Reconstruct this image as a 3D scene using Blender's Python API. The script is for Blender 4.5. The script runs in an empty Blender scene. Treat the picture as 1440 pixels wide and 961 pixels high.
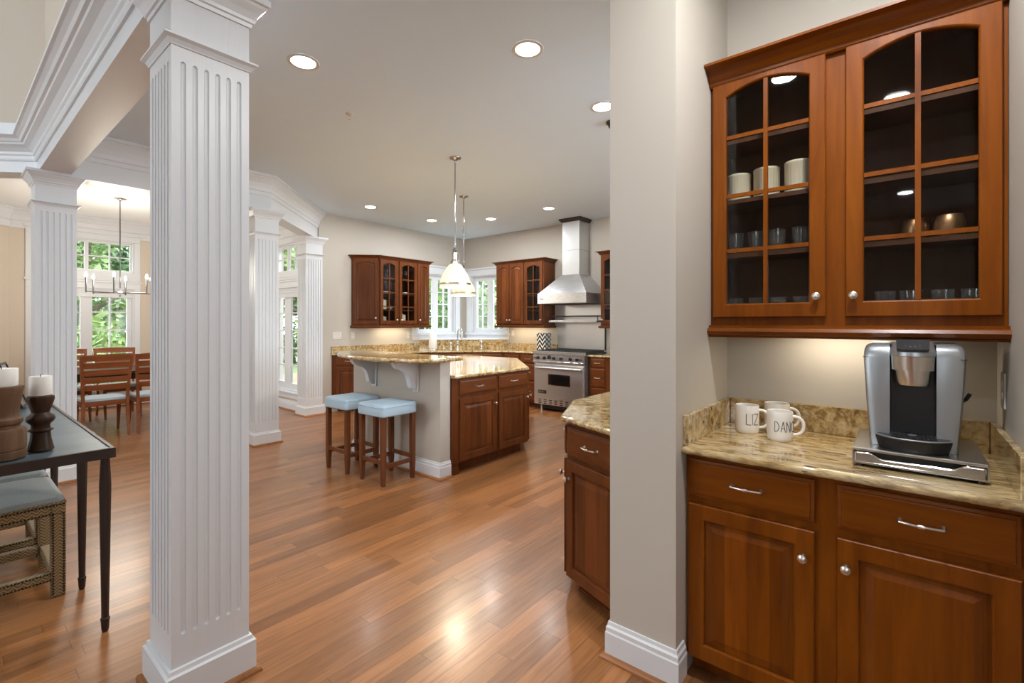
import bpy, math, random
from mathutils import Vector, Matrix

# ------------------------------------------------------------------ scene, camera, light
S = bpy.context.scene
COL = S.collection
S.render.engine = 'CYCLES'
S.cycles.use_denoising = True
S.cycles.max_bounces = 12
S.cycles.diffuse_bounces = 8
S.cycles.glossy_bounces = 5
S.cycles.transparent_max_bounces = 16
S.cycles.caustics_reflective = False
S.cycles.caustics_refractive = False
S.cycles.sample_clamp_indirect = 6.0
S.view_settings.view_transform = 'Standard'
S.view_settings.look = 'None'
S.view_settings.gamma = 1.0
S.view_settings.use_curve_mapping = False
S.view_settings.exposure = 0.93

THETA = math.radians(39.5)
EYE = 1.395
cam_d = bpy.data.cameras.new('camera')
cam_d.sensor_width = 36.0
cam_d.lens = 668.0 / 1440.0 * 36.0
cam_d.shift_y = -(480.5 - 454.0) / 1440.0
cam_d.clip_start = 0.05
cam_d.clip_end = 200
cam = bpy.data.objects.new('camera', cam_d)
cam.location = (0, 0, EYE)
cam.rotation_euler = (math.radians(90), 0, THETA)
COL.objects.link(cam)
S.camera = cam

# bright overcast sky
world = bpy.data.worlds.new('sky')
S.world = world
world.use_nodes = True
wn = world.node_tree
wn.nodes.clear()
w_out = wn.nodes.new('ShaderNodeOutputWorld')
w_bg = wn.nodes.new('ShaderNodeBackground')
w_bg.inputs['Color'].default_value = (0.86, 0.94, 1.0, 1)
w_bg.inputs['Strength'].default_value = 4.4
wn.links.new(w_bg.outputs[0], w_out.inputs[0])

def area_light(name, loc, rot, sx, sy, watts, color=(1, 1, 1), spread=180):
    l = bpy.data.lights.new(name, 'AREA')
    l.shape = 'RECTANGLE' if sy else 'DISK'
    l.size = sx
    if sy: l.size_y = sy
    l.energy = watts
    l.color = color
    l.spread = math.radians(spread)
    o = bpy.data.objects.new(name, l)
    o.location = loc
    o.rotation_euler = rot
    COL.objects.link(o)
    return o

DOWNLIGHT_W = 6.0
HALL_W = 4.0
PENDANT_W = 14.0
UNDER_CABINET_W = 1.2

# ------------------------------------------------------------------ plan (metres)
CEIL = 3.08          # kitchen ceiling
XL, YB = -6.89, 6.82 # kitchen left wall, kitchen back wall
XN, XNR, YN = -0.668, 0.264, 2.47   # coffee nook: left wall, right wall, back wall
XP, YP = -0.945, 1.79               # pillar end of the partition

# ------------------------------------------------------------------ materials
def mat(name):
    m = bpy.data.materials.new(name)
    m.use_nodes = True
    nt = m.node_tree
    b = nt.nodes['Principled BSDF']
    return m, nt, b

def node(nt, kind, **kw):
    n = nt.nodes.new(kind)
    for k, v in kw.items():
        if k in n.inputs: n.inputs[k].default_value = v
        else: setattr(n, k, v)
    return n

def ramp(nt, fac, stops, interp='LINEAR'):
    r = nt.nodes.new('ShaderNodeValToRGB')
    r.color_ramp.interpolation = interp
    els = r.color_ramp.elements
    while len(els) < len(stops): els.new(0.5)
    for e, (p, c) in zip(els, stops):
        e.position = p
        e.color = (*c, 1)
    nt.links.new(fac, r.inputs[0])
    return r.outputs[0]

def coords(nt, scale=(1, 1, 1), kind='Object'):
    tc = nt.nodes.new('ShaderNodeTexCoord')
    mp = nt.nodes.new('ShaderNodeMapping')
    mp.inputs['Scale'].default_value = scale
    nt.links.new(tc.outputs[kind], mp.inputs[0])
    return mp.outputs[0]

def noise(nt, vec, scale, detail=4, rough=0.55, dist=0.0):
    n = nt.nodes.new('ShaderNodeTexNoise')
    n.inputs['Scale'].default_value = scale
    n.inputs['Detail'].default_value = detail
    n.inputs['Roughness'].default_value = rough
    n.inputs['Distortion'].default_value = dist
    nt.links.new(vec, n.inputs['Vector'])
    return n.outputs['Fac']

def mix(nt, fac, a, b, blend='MIX'):
    m = nt.nodes.new('ShaderNodeMix')
    m.data_type = 'RGBA'
    m.blend_type = blend
    for s, v in ((m.inputs['Factor'], fac), (m.inputs[6], a), (m.inputs[7], b)):
        if isinstance(v, (int, float)): s.default_value = v
        elif isinstance(v, tuple): s.default_value = (*v, 1)
        else: nt.links.new(v, s)
    return m.outputs[2]

def math_n(nt, op, a, b=None):
    m = nt.nodes.new('ShaderNodeMath')
    m.operation = op
    for s, v in ((m.inputs[0], a), (m.inputs[1], b)):
        if v is None: continue
        if isinstance(v, (int, float)): s.default_value = v
        else: nt.links.new(v, s)
    return m.outputs[0]

def bump(nt, b, height, strength=0.2, dist=0.01):
    n = nt.nodes.new('ShaderNodeBump')
    n.inputs['Strength'].default_value = strength
    n.inputs['Distance'].default_value = dist
    nt.links.new(height, n.inputs['Height'])
    nt.links.new(n.outputs[0], b.inputs['Normal'])

def plain(name, col, rough=0.5, metal=0.0, spec=0.5, var=0.0, coat=0.0):
    m, nt, b = mat(name)
    b.inputs['Roughness'].default_value = rough
    b.inputs['Metallic'].default_value = metal
    b.inputs['Specular IOR Level'].default_value = spec
    b.inputs['Coat Weight'].default_value = coat
    f = noise(nt, coords(nt), 6.0, 3)
    k = var or 0.03
    lo = tuple(c * (1 - k) for c in col)
    hi = tuple(min(1, c * (1 + k)) for c in col)
    nt.links.new(ramp(nt, f, [(0.3, lo), (0.7, hi)]), b.inputs['Base Color'])
    return m

def emit(name, col, strength):
    m, nt, b = mat(name)
    b.inputs['Base Color'].default_value = (*col, 1)
    b.inputs['Emission Color'].default_value = (*col, 1)
    b.inputs['Emission Strength'].default_value = strength
    return m

def wood(name, dark, mid, light, axis='z', rough=0.3, coat=0.15, boards=0.0, scale=1.0):
    m, nt, b = mat(name)
    st = {'z': (14, 14, 1.1), 'x': (1.1, 14, 14), 'y': (14, 1.1, 14)}[axis]
    v = coords(nt, tuple(s * scale for s in st))
    g = noise(nt, v, 1.6, 8, 0.62, 0.6)
    col = ramp(nt, g, [(0.25, dark), (0.5, mid), (0.78, light)])
    big = noise(nt, coords(nt, tuple(max(1.0, s * 0.25) for s in st)), 1.3, 2)
    col = mix(nt, 0.35, col, ramp(nt, big, [(0.3, dark), (0.7, light)]))
    if boards:      # glued-up staves of slightly different colour
        sx = nt.nodes.new('ShaderNodeSeparateXYZ')
        nt.links.new(coords(nt), sx.inputs[0])
        row = math_n(nt, 'FLOOR', math_n(nt, 'DIVIDE', sx.outputs[0 if axis == 'z' else 2], boards))
        wnz = nt.nodes.new('ShaderNodeTexWhiteNoise')
        wnz.noise_dimensions = '1D'
        nt.links.new(row, wnz.inputs['W'])
        tone = ramp(nt, wnz.outputs['Value'], [(0.0, (0.72, 0.70, 0.68)), (0.8, (1.0, 1.0, 1.0)), (1.0, (1.5, 1.45, 1.3))])
        col = mix(nt, 1.0, col, tone, 'MULTIPLY')
    nt.links.new(col, b.inputs['Base Color'])
    b.inputs['Roughness'].default_value = rough
    b.inputs['Specular IOR Level'].default_value = 0.18
    b.inputs['Coat Weight'].default_value = coat * 0.4
    b.inputs['Coat Roughness'].default_value = 0.2
    bump(nt, b, g, 0.05, 0.002)
    return m

def floor_material():
    m, nt, b = mat('oak_floor')
    tc = nt.nodes.new('ShaderNodeTexCoord')
    sp = nt.nodes.new('ShaderNodeSeparateXYZ')
    nt.links.new(tc.outputs['Object'], sp.inputs[0])
    W, L = 0.083, 1.05
    u = math_n(nt, 'DIVIDE', sp.outputs[0], W)
    row = math_n(nt, 'FLOOR', u)
    wn1 = nt.nodes.new('ShaderNodeTexWhiteNoise'); wn1.noise_dimensions = '1D'
    nt.links.new(row, wn1.inputs['W'])
    vv = math_n(nt, 'ADD', math_n(nt, 'DIVIDE', sp.outputs[1], L), math_n(nt, 'MULTIPLY', wn1.outputs['Value'], 7.0))
    vid = math_n(nt, 'FLOOR', vv)
    cb = nt.nodes.new('ShaderNodeCombineXYZ')
    nt.links.new(row, cb.inputs[0]); nt.links.new(vid, cb.inputs[1])
    wn2 = nt.nodes.new('ShaderNodeTexWhiteNoise'); wn2.noise_dimensions = '2D'
    nt.links.new(cb.outputs[0], wn2.inputs['Vector'])
    # grain, shifted per board
    off = nt.nodes.new('ShaderNodeVectorMath'); off.operation = 'MULTIPLY_ADD'
    nt.links.new(wn2.outputs['Color'], off.inputs[0])
    off.inputs[1].default_value = (30, 30, 0)
    mp = nt.nodes.new('ShaderNodeMapping')
    mp.inputs['Scale'].default_value = (28, 1.6, 1)
    nt.links.new(tc.outputs['Object'], mp.inputs[0])
    nt.links.new(mp.outputs[0], off.inputs[2])
    g = noise(nt, off.outputs[0], 1.4, 8, 0.65, 1.2)
    base = ramp(nt, g, [(0.22, (0.165, 0.062, 0.020)), (0.5, (0.28, 0.117, 0.041)), (0.8, (0.38, 0.170, 0.064))])
    tone = ramp(nt, wn2.outputs['Value'], [(0.0, (0.70, 0.67, 0.63)), (0.5, (0.95, 0.95, 0.95)), (1.0, (1.22, 1.18, 1.10))])
    col = mix(nt, 1.0, base, tone, 'MULTIPLY')
    # joints
    def edge(x, w):
        fr = math_n(nt, 'FRACT', x)
        d = math_n(nt, 'MINIMUM', fr, math_n(nt, 'SUBTRACT', 1.0, fr))
        return math_n(nt, 'LESS_THAN', d, w)
    gap = math_n(nt, 'MAXIMUM', edge(u, 0.012), edge(vv, 0.0012))
    col = mix(nt, math_n(nt, 'MULTIPLY', gap, 0.75), col, (0.07, 0.025, 0.01))
    nt.links.new(col, b.inputs['Base Color'])
    rg = ramp(nt, g, [(0.2, (0.36, 0.36, 0.36)), (0.8, (0.27, 0.27, 0.27))])
    nt.links.new(rg, b.inputs['Roughness'])
    b.inputs['Specular IOR Level'].default_value = 0.5
    b.inputs['Coat Weight'].default_value = 0.12
    b.inputs['Coat Roughness'].default_value = 0.16
    hh = math_n(nt, 'SUBTRACT', math_n(nt, 'MULTIPLY', g, 0.12), gap)
    wv = noise(nt, tc.outputs['Object'], 3.0, 2)
    hh = math_n(nt, 'ADD', hh, math_n(nt, 'MULTIPLY', wv, 0.9))
    bump(nt, b, hh, 0.16, 0.004)
    return m

def granite(name, streak=(1.0, 1.0, 1.0)):
    m, nt, b = mat(name)
    v = coords(nt, streak)
    a = noise(nt, v, 26, 10, 0.72, 0.5)
    c = noise(nt, v, 9, 6, 0.6, 0.8)
    col = ramp(nt, a, [(0.34, (0.022, 0.017, 0.012)), (0.42, (0.13, 0.075, 0.03)), (0.48, (0.36, 0.24, 0.10)),
                       (0.54, (0.56, 0.42, 0.20)), (0.66, (0.69, 0.60, 0.41))])
    gold = ramp(nt, c, [(0.34, (0.17, 0.085, 0.03)), (0.48, (0.46, 0.31, 0.13)), (0.66, (0.68, 0.59, 0.41))])
    col = mix(nt, 0.38, col, gold)
    vo = nt.nodes.new('ShaderNodeTexVoronoi')
    vo.inputs['Scale'].default_value = 75
    nt.links.new(v, vo.inputs['Vector'])
    sp = ramp(nt, vo.outputs['Color'], [(0.0, (0.10, 0.08, 0.06)), (0.14, (0.10, 0.08, 0.06)), (0.17, (1, 1, 1)), (1.0, (1, 1, 1))])
    msk = ramp(nt, noise(nt, v, 14, 4, 0.6), [(0.47, (0, 0, 0)), (0.60, (0.9, 0.9, 0.9))])
    col = mix(nt, msk, col, mix(nt, 1.0, col, sp, 'MULTIPLY'))
    nt.links.new(col, b.inputs['Base Color'])
    b.inputs['Roughness'].default_value = 0.07
    b.inputs['Coat Weight'].default_value = 0.5
    b.inputs['Coat Roughness'].default_value = 0.05
    return m

def steel(name, col=(0.64, 0.645, 0.65), rough=0.32, axis=(60, 60, 1)):
    m, nt, b = mat(name)
    g = noise(nt, coords(nt, axis), 6.0, 4, 0.6)
    nt.links.new(ramp(nt, g, [(0.3, tuple(c * 0.96 for c in col)), (0.7, col)]), b.inputs['Base Color'])
    nt.links.new(ramp(nt, g, [(0.3, (rough * 0.92,) * 3), (0.7, (rough * 1.08,) * 3)]), b.inputs['Roughness'])
    b.inputs['Metallic'].default_value = 0.92
    wv = noise(nt, coords(nt), 2.2, 2)
    bump(nt, b, wv, 0.12, 0.03)
    return m

def pane_glass(name, tint=(1, 1, 1), refl=1.45):
    m, nt, b = mat(name)
    nt.nodes.remove(b)
    out = nt.nodes['Material Output']
    tr = node(nt, 'ShaderNodeBsdfTransparent')
    tr.inputs['Color'].default_value = (*tint, 1)
    gl = node(nt, 'ShaderNodeBsdfGlossy')
    gl.inputs['Roughness'].default_value = 0.02
    fr = node(nt, 'ShaderNodeFresnel')
    fr.inputs['IOR'].default_value = refl
    mx = node(nt, 'ShaderNodeMixShader')
    ge = node(nt, 'ShaderNodeNewGeometry')
    nt.links.new(math_n(nt, 'MULTIPLY', fr.outputs[0], math_n(nt, 'SUBTRACT', 1.0, ge.outputs['Backfacing'])), mx.inputs[0])
    nt.links.new(tr.outputs[0], mx.inputs[1])
    nt.links.new(gl.outputs[0], mx.inputs[2])
    nt.links.new(mx.outputs[0], out.inputs[0])
    return m

def clear_glass(name):
    m, nt, b = mat(name)
    nt.nodes.remove(b)
    out = nt.nodes['Material Output']
    tr = node(nt, 'ShaderNodeBsdfTransparent')
    tr.inputs['Color'].default_value = (0.93, 0.95, 0.95, 1)
    gl = node(nt, 'ShaderNodeBsdfGlossy')
    gl.inputs['Roughness'].default_value = 0.06
    df = node(nt, 'ShaderNodeBsdfDiffuse')
    df.inputs['Color'].default_value = (0.85, 0.88, 0.88, 1)
    m1 = node(nt, 'ShaderNodeMixShader')
    m1.inputs[0].default_value = 0.15
    nt.links.new(gl.outputs[0], m1.inputs[1]); nt.links.new(df.outputs[0], m1.inputs[2])
    lw = node(nt, 'ShaderNodeLayerWeight')
    lw.inputs['Blend'].default_value = 0.35
    f = math_n(nt, 'ADD', math_n(nt, 'MULTIPLY', lw.outputs['Facing'], 0.55), 0.05)
    mx = node(nt, 'ShaderNodeMixShader')
    nt.links.new(f, mx.inputs[0])
    nt.links.new(tr.outputs[0], mx.inputs[1])
    nt.links.new(m1.outputs[0], mx.inputs[2])
    nt.links.new(mx.outputs[0], out.inputs[0])
    return m

def fabric(name, a, bcol, scale=90):
    m, nt, b = mat(name)
    tc = nt.nodes.new('ShaderNodeTexCoord')
    sp = nt.nodes.new('ShaderNodeSeparateXYZ')
    nt.links.new(tc.outputs['Object'], sp.inputs[0])
    # zig-zag herringbone from two triangle waves
    h = math_n(nt, 'ADD', sp.outputs[0], sp.outputs[1])
    tri = math_n(nt, 'PINGPONG', math_n(nt, 'MULTIPLY', h, scale), 1.0)
    w = math_n(nt, 'FRACT', math_n(nt, 'ADD', math_n(nt, 'MULTIPLY', sp.outputs[2], scale), tri))
    f = math_n(nt, 'GREATER_THAN', w, 0.5)
    col = mix(nt, f, a, bcol)
    nt.links.new(col, b.inputs['Base Color'])
    b.inputs['Roughness'].default_value = 0.85
    b.inputs['Sheen Weight'].default_value = 0.2
    bump(nt, b, w, 0.3, 0.002)
    return m

def patterned(name):
    m, nt, b = mat(name)
    tc = nt.nodes.new('ShaderNodeTexCoord')
    sp = nt.nodes.new('ShaderNodeSeparateXYZ')
    nt.links.new(tc.outputs['Object'], sp.inputs[0])
    h = math_n(nt, 'ADD', sp.outputs[0], sp.outputs[1])
    u = math_n(nt, 'MULTIPLY', h, 9.0)
    t = math_n(nt, 'PINGPONG', math_n(nt, 'MULTIPLY', u, 2.0), 1.0)
    w = math_n(nt, 'FRACT', math_n(nt, 'ADD', math_n(nt, 'MULTIPLY', sp.outputs[2], 13.0), t))
    stripe = math_n(nt, 'GREATER_THAN', w, 0.60)
    nt.links.new(mix(nt, stripe, (0.02, 0.02, 0.02), (0.78, 0.76, 0.70)), b.inputs['Base Color'])
    b.inputs['Roughness'].default_value = 0.4
    return m

def leaf_mat(name, c1, c2):
    m, nt, b = mat(name)
    f = noise(nt, coords(nt), 1.7, 5, 0.7)
    nt.links.new(ramp(nt, f, [(0.3, c1), (0.7, c2)]), b.inputs['Base Color'])
    b.inputs['Roughness'].default_value = 0.6
    b.inputs['Transmission Weight'].default_value = 0.0
    b.inputs['Subsurface Weight'].default_value = 0.0
    return m

M = {}
M['wall'] = plain('wall_paint_taupe', (0.50, 0.457, 0.395), 0.7, var=0.003)
M['tan'] = plain('wall_paint_tan', (0.62, 0.545, 0.45), 0.75, var=0.003)
M['rod'] = plain('grey_chrome_rod', (0.42, 0.42, 0.43), 0.14, 1.0)
M['darkchrome'] = plain('dark_chrome', (0.22, 0.22, 0.22), 0.15, 1.0)
M['white'] = plain('trim_paint_white', (0.68, 0.70, 0.725), 0.35, var=0.003)
M['ceil_d'] = plain('dining_ceiling_paint', (0.82, 0.83, 0.84), 0.8, var=0.003)
M['ceil'] = plain('ceiling_paint', (0.70, 0.835, 0.965), 0.8, var=0.003)  # blue put into the white to cancel warm bounce off the floor
M['floor'] = floor_material()
M['shoe'] = wood('stained_oak_moulding', (0.18, 0.07, 0.025), (0.30, 0.12, 0.045), (0.40, 0.18, 0.07), 'x', 0.3)
CD, CM_, CL = (0.075, 0.016, 0.001), (0.172, 0.042, 0.002), (0.255, 0.072, 0.004)
M['cherry'] = wood('cherry_wood', CD, CM_, CL, 'z')
M['cherry_h'] = wood('cherry_wood_horizontal', CD, CM_, CL, 'x')
M['cherry_p'] = wood('cherry_wood_panel', CD, CM_, CL, 'z', boards=0.075)
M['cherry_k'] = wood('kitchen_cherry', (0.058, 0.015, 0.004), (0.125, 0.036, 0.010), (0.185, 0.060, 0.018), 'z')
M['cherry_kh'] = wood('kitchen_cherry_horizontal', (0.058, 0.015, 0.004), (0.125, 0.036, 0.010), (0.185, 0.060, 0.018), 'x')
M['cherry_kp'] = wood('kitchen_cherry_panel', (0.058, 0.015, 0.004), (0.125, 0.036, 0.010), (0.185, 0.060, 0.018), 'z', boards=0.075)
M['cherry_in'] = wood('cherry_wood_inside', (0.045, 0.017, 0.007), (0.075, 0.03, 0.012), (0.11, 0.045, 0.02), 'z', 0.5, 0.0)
M['stoolwood'] = wood('stool_wood', (0.075, 0.024, 0.010), (0.135, 0.046, 0.018), (0.19, 0.07, 0.03), 'z')
M['chairwood'] = wood('chair_wood', (0.13, 0.035, 0.012), (0.23, 0.070, 0.022), (0.32, 0.11, 0.04), 'x')
M['darkwood'] = wood('turned_dark_wood', (0.018, 0.009, 0.005), (0.045, 0.022, 0.012), (0.085, 0.045, 0.024), 'z', 0.42)
M['oldwood'] = wood('turned_worn_wood', (0.05, 0.024, 0.012), (0.12, 0.062, 0.032), (0.22, 0.125, 0.07), 'z', 0.55, 0.0)
M['granite'] = granite('granite_gold')
M['granite_s'] = granite('granite_streaked', (0.32, 1.35, 1.0))
M['steel'] = steel('brushed_steel')
M['steel_h'] = steel('brushed_steel_horizontal', (0.62, 0.625, 0.63), 0.28, (1, 60, 60))
M['satin'] = plain('satin_steel', (0.52, 0.51, 0.50), 0.28, 1.0, var=0.01)
M['silver'] = plain('silver_plastic', (0.37, 0.39, 0.41), 0.32, 0.75, var=0.02)
M['nickel'] = plain('satin_nickel', (0.66, 0.62, 0.57), 0.28, 1.0)
M['chrome'] = plain('polished_chrome', (0.75, 0.75, 0.75), 0.08, 1.0)
M['black'] = plain('black_plastic', (0.012, 0.012, 0.013), 0.35)
M['iron'] = plain('cast_iron', (0.012, 0.012, 0.012), 0.6)
M['darkmetal'] = plain('dark_bronze_metal', (0.042, 0.027, 0.023), 0.45, 0.35)
M['zinc'] = plain('dark_zinc_top', (0.075, 0.105, 0.125), 0.42, 0.25, var=0.22)
M['darkglass'] = plain('dark_oven_glass', (0.006, 0.006, 0.007), 0.06)
M['ceramic'] = plain('glazed_ceramic', (0.74, 0.70, 0.65), 0.2)
M['cream'] = plain('cream_stoneware', (0.62, 0.53, 0.38), 0.45)
M['bronze'] = plain('hammered_copper', (0.32, 0.17, 0.08), 0.34, 0.85, var=0.3)
M['ink'] = plain('black_ink', (0.02, 0.02, 0.02), 0.7)
M['leather'] = plain('pale_blue_leather', (0.36, 0.47, 0.55), 0.42, var=0.04)
M['seatblue'] = plain('grey_blue_seat_fabric', (0.42, 0.50, 0.56), 0.85, var=0.06)
M['olive'] = fabric('herringbone_fabric', (0.14, 0.092, 0.038), (0.32, 0.225, 0.105), 60)
M['cushion'] = fabric('blue_grey_fabric', (0.25, 0.275, 0.265), (0.31, 0.34, 0.33), 150)
M['nail'] = plain('dark_nailhead', (0.03, 0.02, 0.015), 0.4, 0.8)
M['wax'] = plain('candle_wax', (0.80, 0.78, 0.72), 0.5)
M['plate'] = plain('white_plastic', (0.62, 0.59, 0.55), 0.4)
M['paper'] = plain('paper_towel', (0.82, 0.82, 0.82), 0.9)
M['pattern'] = patterned('black_white_pattern')
M['shadeglass'] = emit('lit_milk_glass', (0.85, 0.66, 0.43), 0.42)
M['lamp'] = emit('lamp_white', (1.0, 0.97, 0.92), 9.0)
M['bulb'] = emit('candle_bulb', (1.0, 0.88, 0.70), 12.0)
M['strip'] = emit('warm_strip', (1.0, 0.82, 0.55), 3.0)
M['glass'] = pane_glass('window_glass')
M['cabglass'] = pane_glass('cabinet_glass', (0.93, 0.94, 0.94), 1.5)
M['tumbler'] = clear_glass('drinking_glass')
M['leaf_a'] = leaf_mat('leaves_mid', (0.07, 0.15, 0.035), (0.26, 0.38, 0.13))
M['leaf_b'] = leaf_mat('leaves_pale', (0.11, 0.20, 0.06), (0.34, 0.46, 0.19))
M['leaf_c'] = leaf_mat('leaves_deep', (0.03, 0.08, 0.025), (0.13, 0.21, 0.09))
M['bark'] = wood('tree_bark', (0.05, 0.04, 0.03), (0.12, 0.10, 0.08), (0.2, 0.17, 0.14), 'z', 0.9, 0)
M['bounce_ground'] = plain('pale_bounce_ground', (0.74, 0.75, 0.76), 0.9)
M['lawn'] = leaf_mat('lawn_grass', (0.08, 0.14, 0.04), (0.14, 0.22, 0.07))

# ------------------------------------------------------------------ mesh helpers
INV = {}          # object name -> inverse of its world matrix, for parts drawn in world coordinates

class MB:
    def __init__(self, M4=None):
        self.v, self.f, self.s = [], [], []
        self.M = M4 or Matrix.Identity(4)
    def add(self, verts, faces, smooth=False):
        n = len(self.v)
        self.v += [self.M @ Vector(p) for p in verts]
        self.f += [tuple(n + i for i in f) for f in faces]
        self.s += [smooth] * len(faces)
        return self
    def box(self, x0, x1, y0, y1, z0, z1):
        if x0 > x1: x0, x1 = x1, x0
        if y0 > y1: y0, y1 = y1, y0
        if z0 > z1: z0, z1 = z1, z0
        v = [(x, y, z) for z in (z0, z1) for x, y in ((x0, y0), (x1, y0), (x1, y1), (x0, y1))]
        return self.add(v, [(3, 2, 1, 0), (4, 5, 6, 7), (0, 1, 5, 4), (1, 2, 6, 5), (2, 3, 7, 6), (3, 0, 4, 7)])
    def prism(self, pts, z0, z1):
        a = sum(pts[i][0] * pts[(i + 1) % len(pts)][1] - pts[(i + 1) % len(pts)][0] * pts[i][1] for i in range(len(pts)))
        if a < 0: pts = list(reversed(pts))
        n = len(pts)
        v = [(x, y, z0) for x, y in pts] + [(x, y, z1) for x, y in pts]
        return self.add(v, [tuple(reversed(range(n))), tuple(range(n, 2 * n))] + [(i, (i + 1) % n, n + (i + 1) % n, n + i) for i in range(n)])
    def rings(self, rings, closed=True, cap0=True, cap1=True, smooth=True):
        n = len(rings[0])
        v = [p for r in rings for p in r]
        f = []
        for k in range(len(rings) - 1):
            for i in range(n if closed else n - 1):
                j = (i + 1) % n
                f.append((k * n + i, k * n + j, (k + 1) * n + j, (k + 1) * n + i))
        self.add(v, f, smooth)
        if cap0: self.add(rings[0], [tuple(reversed(range(n)))])
        if cap1: self.add(rings[-1], [tuple(range(n))])
        return self
    def lathe(self, prof, c=(0, 0, 0), seg=24, axis='z', cap0=True, cap1=True, smooth=True, squash=1.0):
        rr = []
        for r, h in prof:
            ring = []
            for i in range(seg):
                a = 2 * math.pi * i / seg
                p = (r * math.cos(a), r * math.sin(a) * squash, h)
                if axis == 'x': p = (h, p[0], p[1])
                if axis == 'y': p = (p[1], h, p[0])
                if axis == '-y': p = (p[0], -h, p[1])
                ring.append((c[0] + p[0], c[1] + p[1], c[2] + p[2]))
            rr.append(ring)
        return self.rings(rr, True, cap0, cap1, smooth)
    def tube(self, pts, r, seg=8, smooth=True, closed=False, squash=None):
        pts = [Vector(p) for p in pts]
        rad = r if isinstance(r, (list, tuple)) else [r] * len(pts)
        rr, up = [], None
        for i, p in enumerate(pts):
            a = pts[i - 1] if i else p
            b = pts[i + 1] if i < len(pts) - 1 else p
            t = (b - a).normalized()
            if up is None:
                up = Vector((0, 0, 1)) if abs(t.z) < 0.9 else Vector((1, 0, 0))
            s = t.cross(up).normalized()
            u = s.cross(t).normalized()
            up = u
            rr.append([tuple(p + (s * math.cos(2 * math.pi * k / seg) + u * math.sin(2 * math.pi * k / seg)) * rad[i]) for k in range(seg)])
        rr = [list(reversed(x)) for x in rr]
        return self.rings(rr, True, True, True, smooth)
    def sweep(self, path, prof, closed=False, smooth=False):
        """moulding: path of (x, y) points, profile of (out, z); 'out' is to the right of the direction of travel"""
        P = [Vector((x, y)) for x, y in path]
        n = len(P)
        rings = []
        for i, p in enumerate(P):
            d0 = (P[i] - P[i - 1]) if (i or closed) else (P[1] - P[0])
            d1 = (P[(i + 1) % n] - P[i]) if (i < n - 1 or closed) else (P[-1] - P[-2])
            d0, d1 = d0.normalized(), d1.normalized()
            n0, n1 = Vector((d0.y, -d0.x)), Vector((d1.y, -d1.x))
            mt = (n0 + n1)
            mt = mt / max(0.15, mt.dot(n0)) if mt.length > 1e-6 else n0
            rings.append([(p.x + mt.x * o, p.y + mt.y * o, z) for o, z in prof])
        m = len(prof)
        v = [q for r in rings for q in r]
        f = []
        for k in range(n if closed else n - 1):
            k2 = (k + 1) % n
            for i in range(m):
                j = (i + 1) % m
                f.append((k * m + j, k * m + i, k2 * m + i, k2 * m + j))
        self.add(v, f, smooth)
        if not closed:
            self.add(rings[0], [tuple(range(m))])
            self.add(rings[-1], [tuple(reversed(range(m)))])
        return self
    def cushion(self, x0, x1, y0, y1, z0, z1, r=0.02, crown=0.02, cr=0.03):
        def rr(ins, z, n=5):
            a, b, c, d = x0 + ins, x1 - ins, y0 + ins, y1 - ins
            q = max(0.002, min(cr - ins * 0.5, (b - a) / 2.01, (d - c) / 2.01))
            out = []
            for cx, cy, a0 in ((b - q, d - q, 0), (a + q, d - q, 90), (a + q, c + q, 180), (b - q, c + q, 270)):
                for k in range(n + 1):
                    t = math.radians(a0 + 90 * k / n)
                    out.append((cx + q * math.cos(t), cy + q * math.sin(t), z))
            return out
        R = [rr(r * 0.4, z0), rr(0.0, z0 + r * 0.4), rr(0.0, z1 - r), rr(r * 0.3, z1 - r * 0.3), rr(r, z1)]
        w = min(x1 - x0, y1 - y0) / 2 - 0.004
        for t in (0.25, 0.5, 0.75, 1.0):
            R.append(rr(r + (w - r) * t, z1 + crown * math.sin(t * math.pi / 2)))
        return self.rings(R, True, True, True, True)
    def build(self, name, material, parent=None, bevel=0.0, world=True, seg=2, angle=35):
        me = bpy.data.meshes.new(name)
        vs = self.v
        if parent is not None and world:
            inv = INV[parent.name]
            vs = [inv @ p for p in vs]
        me.from_pydata([tuple(p) for p in vs], [], self.f)
        me.polygons.foreach_set('use_smooth', self.s)
        me.update()
        if any(self.s):
            me.set_sharp_from_angle(angle=math.radians(40))
        me.materials.append(material)
        o = bpy.data.objects.new(name, me)
        COL.objects.link(o)
        if parent is not None:
            o.parent = parent
            INV[o.name] = INV[parent.name]
        else:
            INV[o.name] = Matrix.Identity(4)
        if bevel:
            bv = o.modifiers.new('edge', 'BEVEL')
            bv.width = bevel
            bv.segments = seg
            bv.limit_method = 'ANGLE'
            bv.angle_limit = math.radians(angle)
        return o

def tag(o, label, cat, group=None):
    o['label'] = label
    o['category'] = cat
    if group: o['group'] = group
    return o

def thing(name, label, cat, loc=(0, 0, 0), rz=0.0, group=None):
    o = bpy.data.objects.new(name, None)
    o.empty_display_size = 0.1
    COL.objects.link(o)
    o.location = loc
    o.rotation_euler = (0, 0, rz)
    INV[o.name] = (Matrix.Translation(loc) @ Matrix.Rotation(rz, 4, 'Z')).inverted()
    return tag(o, label, cat, group)

def structure(o):
    o['kind'] = 'structure'
    return o

def copy_tree(root, loc, rz, label=None):
    r = root.copy(); COL.objects.link(r)
    r.location = loc; r.rotation_euler = (0, 0, rz)
    if label: r['label'] = label
    for ch in list(root.children):
        c = ch.copy(); COL.objects.link(c); c.parent = r
        for g in list(ch.children):
            d = g.copy(); COL.objects.link(d); d.parent = c
    return r

def frame_m(loc, rz):
    return Matrix.Translation(loc) @ Matrix.Rotation(rz, 4, 'Z')

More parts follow.
